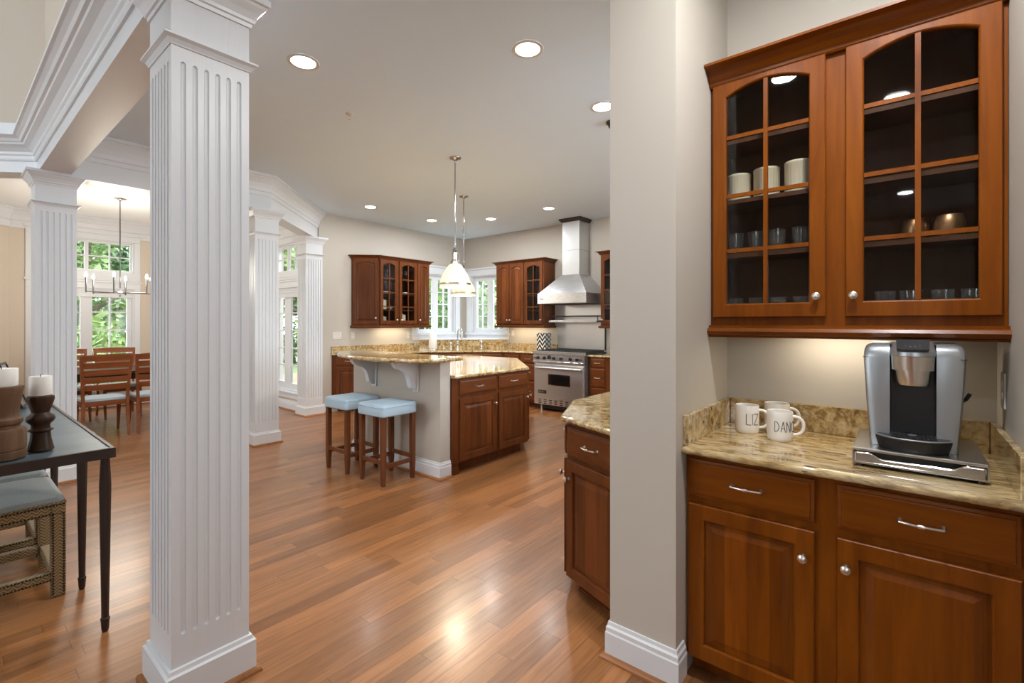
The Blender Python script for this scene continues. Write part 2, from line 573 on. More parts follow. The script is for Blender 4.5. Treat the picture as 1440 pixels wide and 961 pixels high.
# ------------------------------------------------------------------ setting: floor, ceilings, walls
structure(MB().box(-13, 3.5, -5.3, 7.2, -0.06, 0).build('floor', M['floor']))

def wall(name, axis, at, t, u0, u1, z0, z1, material, holes=()):
    """wall along x (axis 'x', plane y=at) or along y (axis 'y', plane x=at); t = signed thickness away from the room"""
    us = sorted({u0, u1} | {h[0] for h in holes} | {h[1] for h in holes})
    zs = sorted({z0, z1} | {h[2] for h in holes} | {h[3] for h in holes})
    b = MB()
    for i in range(len(us) - 1):
        for j in range(len(zs) - 1):
            a, c = (us[i] + us[i + 1]) / 2, (zs[j] + zs[j + 1]) / 2
            if any(h[0] < a < h[1] and h[2] < c < h[3] for h in holes): continue
            if axis == 'x': b.box(us[i], us[i + 1], at, at + t, zs[j], zs[j + 1])
            else: b.box(at, at + t, us[i], us[i + 1], zs[j], zs[j + 1])
    return structure(b.build(name, material))

ADDED_SIDE_WIN = (2.7, 6.35, 0.95, 2.99)  # unseen side window, added to let daylight onto the kitchen ceiling
# kitchen windows (openings) and dining windows
KW_L = (5.625, 6.58, 1.19, 2.315)       # along y on the left wall
KW_B = (-6.68, -5.80, 1.19, 2.315)     # along x on the back wall
DW_W = [(0.93, 2.14, 0.30, 1.95), (0.93, 2.14, 2.22, 2.74)]
DW_N = [(-8.22, -7.26, 0.30, 1.95), (-8.22, -7.26, 2.20, 2.66)]

wall('wall_left', 'y', XL, -0.2, 3.72, YB + 0.2, 0, CEIL, M['wall'], [KW_L])
wall('wall_back', 'x', YB, 0.2, XL - 0.2, 0.6, 0, CEIL, M['wall'], [KW_B])
wall('wall_right', 'y', XP, XN - XP, YP, YB, 0, CEIL, M['wall'], [ADDED_SIDE_WIN])
wall('wall_nook_back', 'x', YN, 0.12, XN, XNR + 0.3, 0, CEIL, M['wall'])
wall('wall_nook_right', 'y', XNR, 0.25, 1.25, YN, 0, CEIL, M['wall'])

CEN_Y = 1.535
wall('wall_dining_west', 'y', -10.08, -0.2, 0.62, 2.45, 0, CEIL, M['tan'], DW_W)
wall('wall_dining_north', 'x', 3.60, 0.2, -8.95, -6.95, 0, CEIL, M['tan'], DW_N)
wall('wall_dining_south', 'x', -0.53, -0.2, -8.95, -6.95, 0, CEIL, M['tan'])
def slant(name, a, b, t, z0, z1, material):
    a, b = Vector(a), Vector(b)
    d = (b - a).normalized()
    n = Vector((-d.y, d.x)) * t
    return structure(MB().prism([tuple(a), tuple(b), tuple(b + n), tuple(a + n)], z0, z1).build(name, material))
slant('wall_dining_northwest', (-8.87, 3.60), (-10.08, 2.39), -0.2, 0, CEIL, M['tan'])
slant('wall_dining_southwest', (-10.08, 0.68), (-8.87, -0.53), -0.2, 0, CEIL, M['tan'])
structure(MB().prism([(-7.1, 3.6), (-8.87, 3.6), (-10.1, 2.39), (-10.1, 0.68), (-8.87, -0.53), (-7.0, -0.53), (-5.75, 0.66), (-5.75, 2.41), (-6.95, 3.6)], CEIL, CEIL + 0.1).build('ceiling_dining', M['ceil_d']))
structure(MB().prism([(-5.75, 0.65), (-5.75, 2.41), (-6.97, 3.63), (-7.1, 3.75), (-7.1, 7.02), (3.2, 7.02), (3.2, 0.65)], CEIL, CEIL + 0.12).build('ceiling', M['ceil']))

# beams between the columns, white crown on both sides
BZ = 2.68
structure(MB().box(-5.85, -2.05, 0.553, 0.747, BZ, CEIL + 0.02).build('trim_1', M['white']))
structure(MB().box(-2.25, -2.056, -5.2, 0.553, BZ, CEIL + 0.02).build('trim_9', M['white']))
structure(MB().box(-5.85, -5.65, 0.56, 2.47, BZ, CEIL + 0.02).build('trim_2', M['white']))
slant('trim_3', (-5.68, 2.48), (-6.93, 3.73), 0.194, BZ, CEIL + 0.02, M['white'])
slant('trim_4', (-6.99, -0.707), (-5.70, 0.583), 0.194, BZ, CEIL + 0.02, M['white'])
KC = [(0, 2.845), (0.012, 2.845), (0.016, 2.862), (0.022, 2.885), (0.030, 2.892), (0.034, 2.93), (0.05, 2.975), (0.075, 3.015),
      (0.086, 3.03), (0.086, 3.045), (0.098, 3.05), (0.098, 3.079), (0, 3.079)]
cr = MB()
cr.sweep([(-5.65, 0.747), (-5.65, 2.45), (-7.05, 3.85)], KC)
structure(cr.build('trim_5', M['white']))
structure(MB().sweep([(-2.056, -5.0), (-2.056, 0.747), (-5.65, 0.747)], KC).build('trim_6', M['white']))
# foyer side: deep crown high on the beam, tan wall above
FC = [(0, 2.775), (0.012, 2.775), (0.018, 2.79), (0.018, 2.815), (0.028, 2.825), (0.03, 2.845), (0.055, 2.875), (0.085, 2.892), (0.09, 2.905), (0.105, 2.91),
      (0.115, 2.93), (0.135, 2.945), (0.150, 2.95), (0.150, 2.975), (0, 2.975)]
structure(MB().sweep([(-6.99, -0.707), (-5.73, 0.553), (-2.25, 0.553), (-2.25, -5.0)], FC).build('trim_7', M['white']))
structure(MB().box(-5.73, -2.08, 0.60, 0.72, CEIL - 0.12, 5.5).build('wall_foyer', M['tan']))
slant('wall_foyer_left', (-6.99, -0.66), (-5.73, 0.60), 0.12, CEIL - 0.12, 5.5, M['tan'])
# hall over the camera and the two-storey foyer to the left of it
structure(MB().box(-2.15, 3.5, -5.2, 0.65, CEIL, CEIL + 0.12).build('ceiling_hall', M['ceil']))
structure(MB().box(-7.2, -2.05, -5.4, 0.8, 5.5, 5.62).build('ceiling_foyer', M['ceil']))
wall('wall_hall_right', 'y', 3.3, 0.2, -5.2, 1.25, 0, CEIL, M['wall'])
wall('wall_hall_corner', 'x', 1.25, 0.2, XNR, 3.5, 0, CEIL, M['wall'])
wall('wall_hall_upper', 'y', -2.20, 0.12, -5.2, 0.6, CEIL - 0.12, 5.5, M['tan'])
UNSEEN_FRONT_WIN = [(-6.3, -4.65, 0.25, 2.5), (-6.3, -2.5, 2.9, 5.1), (0.98, 3.15, 1.35, 2.90)]  # unseen daylight openings; the last, in the hall, added to brighten the nook
wall('wall_foyer_front', 'x', -5.2, -0.2, -7.2, 3.5, 0, 5.5, M['tan'], UNSEEN_FRONT_WIN)
wall('wall_foyer_west', 'y', -7.0, -0.2, -5.2, -0.7, 0, 5.5, M['tan'])
# dining crown (tall)
DC = [(0, 2.80), (0.015, 2.80), (0.02, 2.83), (0.02, 2.90), (0.035, 2.91), (0.06, 2.97), (0.10, 3.03), (0.115, 3.045), (0.13, 3.05), (0.13, 3.079), (0, 3.079)]
structure(MB().sweep([(-5.85, 2.375), (-5.85, 0.707), (-7.087, -0.53), (-8.87, -0.53), (-10.08, 0.68), (-10.08, 2.39), (-8.87, 3.60), (-7.075, 3.60)], DC, closed=True).build('trim_8', M['white']))

# baseboards with a stained shoe
BP = [(0, 0), (0.016, 0), (0.016, 0.105), (0.013, 0.112), (0.013, 0.128), (0.008, 0.136), (0.006, 0.15), (0, 0.15)]
SP = [(0.014, 0), (0.034, 0), (0.033, 0.008), (0.028, 0.016), (0.022, 0.02), (0.014, 0.021)]
def base(side, path, shoe=True):
    o = structure(MB().sweep(path, BP).build('baseboard_' + side, M['white']))
    if shoe: MB().sweep(path, SP).build('shoe_moulding', M['shoe'], o)
    return o
def cw(path): return list(reversed(path))
base('pillar', cw([(XN, 1.865), (XN, YP), (XP, YP), (XP, 1.93)]))
base('dining_west', [(-10.08, 0.68), (-10.08, 2.39)])
base('dining_north', [(-8.87, 3.60), (-7.1, 3.60)])
base('dining_northwest', [(-10.08, 2.39), (-8.87, 3.60)])
base('dining_southwest', [(-8.87, -0.53), (-10.08, 0.68)])
base('dining_south', [(-6.95, -0.53), (-8.87, -0.53)])
base('left', [(XL, 3.78), (XL, 3.92)])

# ------------------------------------------------------------------ windows
def window(n, frame, u0, u1, z0, z1, sashes, casing=0.085, stool=True, blind=0.0, top=True, sides=(True, True), label=None):
    """frame maps (along the wall, outward, up); sashes: (ua, ub, za, zb, columns, rows)"""
    b = MB(frame)
    c = casing
    if sides[0]: b.box(u0 - c, u0, -0.022, 0, z0, z1)
    if sides[1]: b.box(u1, u1 + c, -0.022, 0, z0, z1)
    if top:
        b.box(u0 - c * sides[0], u1 + c * sides[1], -0.024, 0, z1, z1 + c * 1.1)
        b.box(u0 - (c + 0.02) * sides[0], u1 + (c + 0.02) * sides[1], -0.04, 0, z1 + c * 1.1, z1 + c * 1.1 + 0.035)
    if stool:
        b.box(u0 - (c + 0.02) * sides[0], u1 + (c + 0.02) * sides[1], -0.05, 0.06, z0 - 0.03, z0)
        b.box(u0 - c * sides[0], u1 + c * sides[1], -0.02, 0, z0 - 0.11, z0 - 0.03)
    # jamb lining
    b.box(u0, u0 + 0.02, 0, 0.19, z0, z1); b.box(u1 - 0.02, u1, 0, 0.19, z0, z1)
    b.box(u0 + 0.02, u1 - 0.02, 0, 0.19, z1 - 0.02, z1); b.box(u0 + 0.02, u1 - 0.02, 0, 0.19, z0, z0 + 0.02)
    w = structure(b.build('window_%d' % n, M['white'], None, 0.004))
    for (ua, ub, za, zb, nc, nr, st) in sashes:
        s = MB(frame)
        s.box(ua, ua + st, 0.05, 0.09, za, zb); s.box(ub - st, ub, 0.05, 0.09, za, zb)
        s.box(ua + st, ub - st, 0.05, 0.09, za, za + st); s.box(ua + st, ub - st, 0.05, 0.09, zb - st, zb)
        gu0, gu1, gz0, gz1 = ua + st, ub - st, za + st, zb - st
        for i in range(1, nc):
            x = gu0 + (gu1 - gu0) * i / nc
            s.box(x - 0.010, x + 0.010, 0.058, 0.082, gz0, gz1)
        for j in range(1, nr):
            z = gz0 + (gz1 - gz0) * j / nr
            s.box(gu0, gu1, 0.060, 0.080, z - 0.010, z + 0.010)
        so = s.build('window_sash', M['white'], w)
        MB(frame).box(gu0, gu1, 0.068, 0.072, gz0, gz1).build('window_pane', M['glass'], so)
    if blind:
        k = MB(frame)
        k.box(u0 + 0.02, u1 - 0.02, 0.005, 0.04, z1 - 0.04, z1 - 0.02)
        m = 3
        for i in range(m):
            za = z1 - 0.04 - blind * (i + 1) / m
            k.box(u0 + 0.02, u1 - 0.02, 0.010 + 0.006 * (i % 2), 0.034 + 0.006 * (i % 2), za, za + blind / m)
        k.build('window_blind', M['white'], w, 0.003)
    return w

FL = frame_m((XL, 0, 0), math.radians(90))
FB = frame_m((0, YB, 0), 0)
FW = frame_m((-10.08, 0, 0), math.radians(90))
FN = frame_m((0, 3.60, 0), 0)
window(1, FL, *KW_L, [(5.645, 6.09, 1.21, 2.295, 2, 4, 0.06), (6.09, 6.555, 1.21, 2.295, 2, 4, 0.08)], 0.12)
window(2, FB, *KW_B, [(-6.655, -6.21, 1.21, 2.295, 2, 4, 0.08), (-6.21, -5.82, 1.21, 2.295, 2, 4, 0.07)], 0.11)
window(3, FW, 0.93, 2.14, 0.30, 1.95, [(0.95, 1.545, 0.32, 1.93, 2, 5, 0.08), (1.545, 2.12, 0.32, 1.93, 2, 5, 0.065)], blind=0.10)
window(4, FW, 0.93, 2.14, 2.22, 2.74, [(0.95, 1.54, 2.24, 2.72, 2, 2, 0.025), (1.54, 2.12, 2.24, 2.72, 2, 2, 0.025)], stool=False)
window(5, FN, -8.22, -7.26, 0.30, 1.95, [(-8.20, -7.745, 0.32, 1.93, 1, 5, 0.11), (-7.745, -7.28, 0.32, 1.93, 1, 5, 0.095)], blind=0.11)
window(6, FN, -8.22, -7.26, 2.20, 2.66, [(-8.20, -7.74, 2.22, 2.64, 2, 2, 0.025), (-7.74, -7.28, 2.22, 2.64, 2, 2, 0.025)], stool=False)

FF = frame_m((0, -5.2, 0), math.radians(180))
for n_, (ua, ub, za, zb) in enumerate(UNSEEN_FRONT_WIN):
    cuts = 2 if zb < 3 else 4
    w_ = (ub - ua - 0.04) / cuts
    window(7 + n_, FF, -ub, -ua, za, zb, [(-ub + 0.02 + k * w_, -ub + 0.02 + (k + 1) * w_, za + 0.02, zb - 0.02, 1, 2, 0.05) for k in range(cuts)], stool=False)

FK = frame_m((XP, 0, 0), math.radians(-90))  # added window in the hidden right wall, a daylight source for the kitchen
w_ = (ADDED_SIDE_WIN[1] - ADDED_SIDE_WIN[0] - 0.04) / 4
window(13, FK, -ADDED_SIDE_WIN[1], -ADDED_SIDE_WIN[0], ADDED_SIDE_WIN[2], ADDED_SIDE_WIN[3], top=False, sashes=[(-ADDED_SIDE_WIN[1] + 0.02 + k * w_, -ADDED_SIDE_WIN[1] + 0.02 + (k + 1) * w_, ADDED_SIDE_WIN[2] + 0.02, ADDED_SIDE_WIN[3] - 0.02, 1, 1, 0.045) for k in range(4)])

structure(MB().box(-10.08, -10.058, 0.845, 2.225, 2.085, 2.22).box(-10.08, -10.052, 0.845, 2.225, 2.13, 2.15).build('trim_10', M['white']))
structure(MB().box(-8.305, -7.175, 3.578, 3.60, 2.085, 2.20).box(-8.305, -7.175, 3.572, 3.60, 2.125, 2.145).build('trim_11', M['white']))

# ------------------------------------------------------------------ columns
def fluted_column(x1, yc, label, w=0.262, x_back=None):
    """square fluted column; x1 is its face towards the kitchen"""
    h = w / 2
    xc = x1 - h
    t = thing('fluted_column', label, 'column', (xc, yc, 0), 0, 'white fluted columns')
    # shaft: plain ends, fluted middle whose grooves have rounded ends
    def ring(z, s):
        pts = []
        gw = 0.0085 * s
        for k, (dx, dy) in enumerate(((1, 0), (0, 1), (-1, 0), (0, -1))):
            # face with outward normal (dx, dy), walked counter-clockwise
            tx, ty = -dy, dx
            pts.append((xc + dx * h - tx * h, yc + dy * h - ty * h, z))
            for i in range(6):
                c = (i - 2.5) * 0.0376
                for a in (0, 36, 72, 108, 144, 180):
                    u = c - gw * math.cos(math.radians(a))
                    d = gw * math.sin(math.radians(a)) * 0.9
                    pts.append((xc + dx * (h - d) + tx * u, yc + dy * (h - d) + ty * u, z))
        return pts
    zs = []
    for k in range(6):
        a = k / 5 * 90
        zs.append((0.262 + 0.010 * (1 - math.cos(math.radians(a))), max(0.02, math.sin(math.radians(a)))))
    zs += [(2.344 - (z - 0.262), s) for z, s in reversed(zs)]
    b = MB()
    b.rings([ring(z, s) for z, s in [(0.13, 0.02)] + zs + [(BZ, 0.02)]], smooth=False)
    b.build('shaft', M['white'], t)
    q = [(xc - h, yc - h), (xc - h, yc + h), (xc + h, yc + h), (xc + h, yc - h)]
    cwq = q            # clockwise seen from above: outside is to the left, so reverse for 'right of travel'
    ccw = list(reversed(q))
    MB().sweep(ccw, [(0, 0), (0.020, 0), (0.020, 0.128), (0.012, 0.134), (0.009, 0.148), (0.004, 0.150), (0, 0.150)], True).build('plinth', M['white'], t)
    MB().sweep(ccw, [(0.019, 0), (0.038, 0), (0.036, 0.010), (0.030, 0.018), (0.019, 0.021)], True).build('shoe_moulding', M['shoe'], t)
    MB().sweep(ccw, [(0, 2.394), (0.004, 2.394), (0.006, 2.400), (0.014, 2.412), (0.026, 2.420), (0.026, 2.427), (0, 2.429)], True).build('neck_moulding', M['white'], t)
    MB().sweep(ccw, [(0, 2.572), (0.007, 2.572), (0.009, 2.586), (0.016, 2.590), (0.018, 2.602), (0.030, 2.625), (0.046, 2.645), (0.050, 2.655), (0.060, 2.658), (0.060, BZ + 0.002), (0, BZ + 0.002)], True).build('capital', M['white'], t)
    return t
fluted_column(-2.02, 0.666, 'tall white square fluted column nearest the camera, beside the console table')
fluted_column(-5.63, 0.661, 'white square fluted column behind the console table, in front of the dining chairs')
fluted_column(-5.62, 2.412, 'white square fluted column standing free just left of the blue bar stools')
fluted_column(-6.83, 3.618, 'white square fluted column against the kitchen wall, right beside the dining windows')

# ------------------------------------------------------------------ outdoors
def tree(x, y, h, r, label, m, leaves=1700, low=0.3, seed=0, name='tree', group='trees outside the windows', cat='tree'):
    rnd = random.Random(seed)
    t = thing(name, label, cat, (x, y, -0.5), 0, group)
    b = MB()
    if name == 'tree':
        b.tube([(x, y, -0.5), (x + 0.05, y, h * 0.3), (x + 0.1, y + 0.1, h * 0.75)], [0.16, 0.12, 0.04], 8)
        for i in range(6):
            a = i * 1.05 + seed
            z = h * (0.25 + 0.08 * i)
            b.tube([(x + 0.05, y, z), (x + math.cos(a) * r * 0.4, y + math.sin(a) * r * 0.4, z + 0.5), (x + math.cos(a) * r * 0.75, y + math.sin(a) * r * 0.75, z + 0.8)], [0.06, 0.04, 0.015], 5)
    else:
        for i in range(7):
            a = i * 0.9 + seed
            b.tube([(x, y, -0.5), (x + math.cos(a) * r * 0.3, y + math.sin(a) * r * 0.3, h * 0.4), (x + math.cos(a) * r * 0.6, y + math.sin(a) * r * 0.6, h * 0.75)], [0.03, 0.02, 0.008], 5)
    b.build('trunk' if name == 'tree' else 'stems', M['bark'], t)
    f = MB()
    clumps = []
    for i in range(16):
        a, q = rnd.uniform(0, 6.28), rnd.uniform(0.1, 0.8) ** 0.6
        zz = rnd.uniform(low, 0.95)
        env = math.sin(math.pi * min(0.95, max(0.12, zz))) ** 0.5
        clumps.append((x + math.cos(a) * r * q * env, y + math.sin(a) * r * q * env, h * zz - 0.3, r * rnd.uniform(0.28, 0.5)))
    for i in range(leaves):
        cx, cy, cz, cr = rnd.choice(clumps)
        d = Vector((rnd.gauss(0, 1), rnd.gauss(0, 1), rnd.gauss(0, 0.8))).normalized() * cr * rnd.uniform(0.55, 1.05)
        p = Vector((cx, cy, cz)) + d
        a = Vector((rnd.gauss(0, 1), rnd.gauss(0, 1), rnd.gauss(0, 0.6))).normalized()
        c = a.cross(Vector((rnd.gauss(0, 1), rnd.gauss(0, 1), rnd.gauss(0, 1)))).normalized()
        s = rnd.uniform(0.08, 0.16) * max(0.35, r / 2.2)
        f.add([tuple(p - a * s), tuple(p + c * s * 0.5), tuple(p + a * s), tuple(p - c * s * 0.5)], [(0, 1, 2, 3)])
    f.build('foliage', m, t)
    return t
structure(MB().box(-45, -13.0, -25, 40, -0.62, -0.5).box(-13, -0.6, 7.2, 40, -0.62, -0.5).build('ground', M['lawn']))
structure(MB().box(-13, 8, -25, -5.4, -0.2, -0.08).build('ground', M['bounce_ground']))  # unseen pale ground, added to bounce neutral daylight up to the ceilings
structure(MB().box(3.6, 14, -5.4, 25, -0.2, -0.08).box(-0.6, 3.6, 2.8, 25, -0.2, -0.08).build('ground', M['bounce_ground']))  # more added bounce ground, outside the right-hand walls
tree(-15.4, 2.3, 6.5, 2.2, 'pale green leafy tree filling the dining room window', M['leaf_b'], 8000, 0.06, 1)
tree(-21.4, 3.8, 7.5, 2.7, 'deeper green tree farther back behind the pale tree outside the dining window', M['leaf_c'], 5000, 0.06, 2)
tree(-15.6, 8.0, 6.5, 2.1, 'green tree outside the narrow window between two white columns', M['leaf_b'], 7000, 0.06, 4)
tree(-22.0, 11.2, 7.5, 2.7, 'deep green tree farther back outside the narrow window between two columns', M['leaf_c'], 4500, 0.06, 5)
tree(-11.6, 11.8, 6.5, 2.6, 'bright green tree outside the corner windows over the kitchen sink', M['leaf_a'], 8500, 0.06, 6)
tree(-19.0, 18.8, 11.0, 4.6, 'deep green tree farther back outside the corner windows over the sink', M['leaf_c'], 6500, 0.06, 7)
tree(-11.5, 1.75, 1.2, 0.55, 'low bright shrub close outside the dining room window', M['leaf_b'], 900, 0.2, 10, 'shrub', 'shrubs outside the windows', 'shrub')
tree(-8.7, 8.5, 1.5, 0.55, 'low bright shrub close outside the corner windows over the sink', M['leaf_b'], 900, 0.2, 12, 'shrub', 'shrubs outside the windows', 'shrub')

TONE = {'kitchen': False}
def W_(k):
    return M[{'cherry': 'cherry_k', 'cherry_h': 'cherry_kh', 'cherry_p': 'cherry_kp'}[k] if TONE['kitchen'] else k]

# ------------------------------------------------------------------ cabinet joinery (drawn in a local frame: x across, -y to the viewer, z up)
def inset(pts, d):
    """offset a closed counter-clockwise (x, z) outline inwards"""
    n, out = len(pts), []
    for i in range(n):
        a, p, c = Vector(pts[i - 1]), Vector(pts[i]), Vector(pts[(i + 1) % n])
        d0, d1 = (p - a).normalized(), (c - p).normalized()
        n0, n1 = Vector((-d0.y, d0.x)), Vector((-d1.y, d1.x))
        m = n0 + n1
        m = m / max(0.25, m.dot(n0)) if m.length > 1e-6 else n0
        q = p + m * d
        out.append((q.x, q.y))
    return out

def opening(x0, x1, z0, z1, rise=0.0):
    pts = [(x0, z0), (x1, z0), (x1, z1)]
    if rise:
        N = 14
        for k in range(1, N):
            t = k / N
            pts.append((x1 + (x0 - x1) * t, z1 + rise * math.sin(math.pi * t) ** 0.85))
    pts.append((x0, z1))
    return pts

def knob(parent, x, y, z, r=0.015, name='knob', M4=None):
    b = MB(M4)
    b.lathe([(r * 0.55, 0), (r * 0.42, 0.004), (r * 0.38, 0.012), (r * 0.8, 0.017), (r, 0.022), (r * 0.95, 0.027), (r * 0.55, 0.031), (0.0005, 0.032)], (x, y, z), 16, '-y')
    return b.build(name, M['nickel'], parent, 0, False)

def pull(parent, x, y, z, w=0.10, M4=None):
    b = MB(M4)
    n = 10
    pts = [(x - w / 2, y, z), (x - w / 2, y - 0.012, z)]
    for k in range(n + 1):
        t = k / n
        pts.append((x - w / 2 + w * t, y - 0.022 - 0.008 * math.sin(math.pi * t), z))
    pts += [(x + w / 2, y - 0.012, z), (x + w / 2, y, z)]
    b.tube(pts, 0.0038, 8)
    for s in (-1, 1):
        b.lathe([(0.008, 0), (0.006, 0.004), (0.004, 0.008)], (x + s * w / 2, y, z), 10, '-y')
    b.lathe([(0.0055, -0.008), (0.0065, 0), (0.0055, 0.008)], (x, y - 0.030, z), 10, 'x')
    return b.build('pull', M['nickel'], parent, 0, False)

def door(parent, x0, x1, z0, z1, M4, glass=False, rise=0.0, cols=2, rows=4, stile=0.055, knob_at=None, rowz=None, label=None, th=0.02):
    """frame-and-panel door whose back lies on y = 0"""
    y = -th
    b = MB(M4)
    inn = opening(x0 + stile, x1 - stile, z0 + stile * 1.05, z1 - stile - rise, rise)
    out = []
    for i, (px, pz) in enumerate(inn):
        if i == 0: out.append((x0, z0))
        elif i == 1: out.append((x1, z0))
        elif i == 2: out.append((x1, z1))
        elif i == len(inn) - 1: out.append((x0, z1))
        else: out.append((px, z1))
    c1 = inset(inn, -0.006)
    o1 = [(min(max(px, x0 + 0.003), x1 - 0.003), min(max(pz, z0 + 0.003), z1 - 0.003)) for px, pz in out]
    P = lambda pts, yy: [(px, yy, pz) for px, pz in pts]
    rings = [P(inn, 0), P(out, 0), P(out, y + 0.003), P(o1, y), P(c1, y), P(inset(inn, -0.002), y + 0.003), P(inn, y + 0.009), P(inn, 0)]
    b.rings(rings, True, False, False, False)
    if glass:
        gx0, gx1 = x0 + stile, x1 - stile
        zb, zt = z0 + stile * 1.05, z1 - stile - rise
        for i in range(1, cols):
            x = gx0 + (gx1 - gx0) * i / cols
            b.box(x - 0.008, x + 0.008, y + 0.002, -0.004, zb, zt + rise)
        for zz in (rowz or [zb + (zt + rise * 0.5 - zb) * j / rows for j in range(1, rows)]):
            b.box(gx0, gx1, y + 0.004, -0.005, zz - 0.008, zz + 0.008)
        d = b.build('door', W_('cherry'), parent, 0, False)
        g = MB(M4)
        g.rings([P(inset(inn, -0.004), -0.0075), P(inset(inn, -0.004), -0.0045)], True, True, True, False)
        g.build('glass_pane', M['cabglass'], d, 0, False)
    else:
        d = b.build('door', W_('cherry'), parent, 0, False)
        g = MB(M4)
        i0, i1, i2, i3 = inset(inn, -0.003), inset(inn, 0.008), inset(inn, 0.016), inset(inn, 0.036)
        g.rings([P(i0, -0.002), P(i0, y + 0.012), P(i1, y + 0.012), P(i1, y + 0.010), P(i2, y + 0.009), P(i2, y + 0.007), P(i3, y + 0.002)], True, True, True, False)
        g.build('raised_panel', W_('cherry_p'), d, 0, False)
    if knob_at: knob(d, knob_at[0], y, knob_at[1], M4=M4)
    if label: d['label'] = label
    return d

def drawer(parent, x0, x1, z0, z1, M4, pull_w=0.10, th=0.02, pz=None):
    b = MB(M4)
    y = -th
    P = lambda i, yy: [(x0 + i, yy, z0 + i), (x1 - i, yy, z0 + i), (x1 - i, yy, z1 - i), (x0 + i, yy, z1 - i)]
    b.rings([P(0, 0), P(0, y + 0.008), P(0.003, y + 0.006), P(0.011, y + 0.004), P(0.013, y + 0.001), P(0.018, y)], True, True, True, False)
    d = b.build('drawer', W_('cherry_h'), parent, 0, False)
    if pull_w: pull(d, (x0 + x1) / 2, y, pz or (z0 + z1) / 2, pull_w, M4)
    return d
CAB_I = Matrix.Identity(4)

def cabinet(label, loc, rz, group=None, cat='cabinet', name='base_cabinet'):
    t = thing(name, label, cat, loc, rz, group)
    return t

def carcass(t, x0, x1, z0, z1, depth, toe=0.09, M4=None, name='carcass', m='cherry'):
    b = MB(M4)
    b.box(x0, x1, 0, depth, z0 + toe, z1)
    if toe: b.box(x0 + 0.002, x1 - 0.002, 0.07, depth, z0, z0 + toe)
    return b.build(name, W_(m), t, 0, False)

def open_carcass(t, x0, x1, z0, z1, depth, shelves, mull=(), th=0.018, rail=0.038, M4=None):
    b = MB(M4)
    b.box(x0, x0 + th, 0.02, depth, z0, z1); b.box(x1 - th, x1, 0.02, depth, z0, z1)
    b.box(x0 + th, x1 - th, 0.02, depth, z0, z0 + th); b.box(x0 + th, x1 - th, 0.02, depth, z1 - th, z1)
    b.box(x0 + th, x1 - th, depth - 0.008, depth, z0 + th, z1 - th)
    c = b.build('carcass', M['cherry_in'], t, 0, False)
    f = MB(M4)
    f.box(x0, x0 + 0.035, 0, 0.02, z0, z1); f.box(x1 - 0.035, x1, 0, 0.02, z0, z1)
    f.box(x0 + 0.035, x1 - 0.035, 0, 0.02, z0, z0 + rail); f.box(x0 + 0.035, x1 - 0.035, 0, 0.02, z1 - rail, z1)
    for a, e in mull: f.box(a, e, 0, 0.02, z0 + rail, z1 - rail)
    f.box(x0 - 0.0005, x0 + 0.001, 0.02, depth, z0, z1); f.box(x1 - 0.001, x1 + 0.0005, 0.02, depth, z0, z1)
    f.build('face_frame', W_('cherry'), t, 0, False)
    for z in shelves:
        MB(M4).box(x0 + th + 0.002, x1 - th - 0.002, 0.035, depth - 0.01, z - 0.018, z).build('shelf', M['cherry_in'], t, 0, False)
    return c

CROWN = [(0, -0.075), (0.012, -0.075), (0.018, -0.068), (0.018, -0.058), (0.024, -0.052), (0.034, -0.035), (0.056, -0.018), (0.075, -0.012), (0.082, -0.010), (0.082, 0), (0, 0)]
RAIL = [(0, -0.052), (0.014, -0.052), (0.014, -0.046), (0.024, -0.040), (0.028, -0.026), (0.024, -0.014), (0.014, -0.010), (0.014, 0), (0, 0)]
def mould(t, name, path, prof, z, M4=None, m='cherry_h'):
    return MB(M4).sweep(path, [(o, z + h) for o, h in prof]).build(name, W_(m), t, 0, False)

EDGE = [(0.0, 0.0), (0.010, 0.003), (0.014, 0.010), (0.014, 0.020), (0.010, 0.027), (0.0, 0.030)]
def slab(pts, z0, z1, r=0.010, M4=None):
    """stone slab with a rounded edge"""
    b = MB(M4)
    n = len(pts)
    a = sum(pts[i][0] * pts[(i + 1) % n][1] - pts[(i + 1) % n][0] * pts[i][1] for i in range(n))
    if a < 0: pts = list(reversed(pts))
    rr = []
    for k in range(7):
        t = math.pi * k / 6
        ins = r - r * math.sin(t)
        rr.append([(x, y, (z0 + z1) / 2 - (z1 - z0) / 2 * math.cos(t)) for x, y in inset(pts, ins)])
    b.rings(rr, True, True, True, True)
    return b

# ------------------------------------------------------------------ coffee nook: base cabinet, counter, wall cabinet
NF = 1.90                    # face-frame plane of the base cabinet
t = cabinet('cherry base cabinet of two drawers over two doors under the coffee maker', (XN, NF, 0), 0)
W = XNR - XN
carcass(t, 0.003, W - 0.003, 0, 0.882, YN - NF - 0.003)
drawer(t, 0.016, 0.436, 0.718, 0.864, CAB_I)
drawer(t, 0.499, 0.918, 0.718, 0.864, CAB_I)
door(t, 0.016, 0.436, 0.090, 0.689, CAB_I, knob_at=(0.404, 0.598), stile=0.060)
door(t, 0.499, 0.918, 0.090, 0.689, CAB_I, knob_at=(0.524, 0.600), stile=0.060)

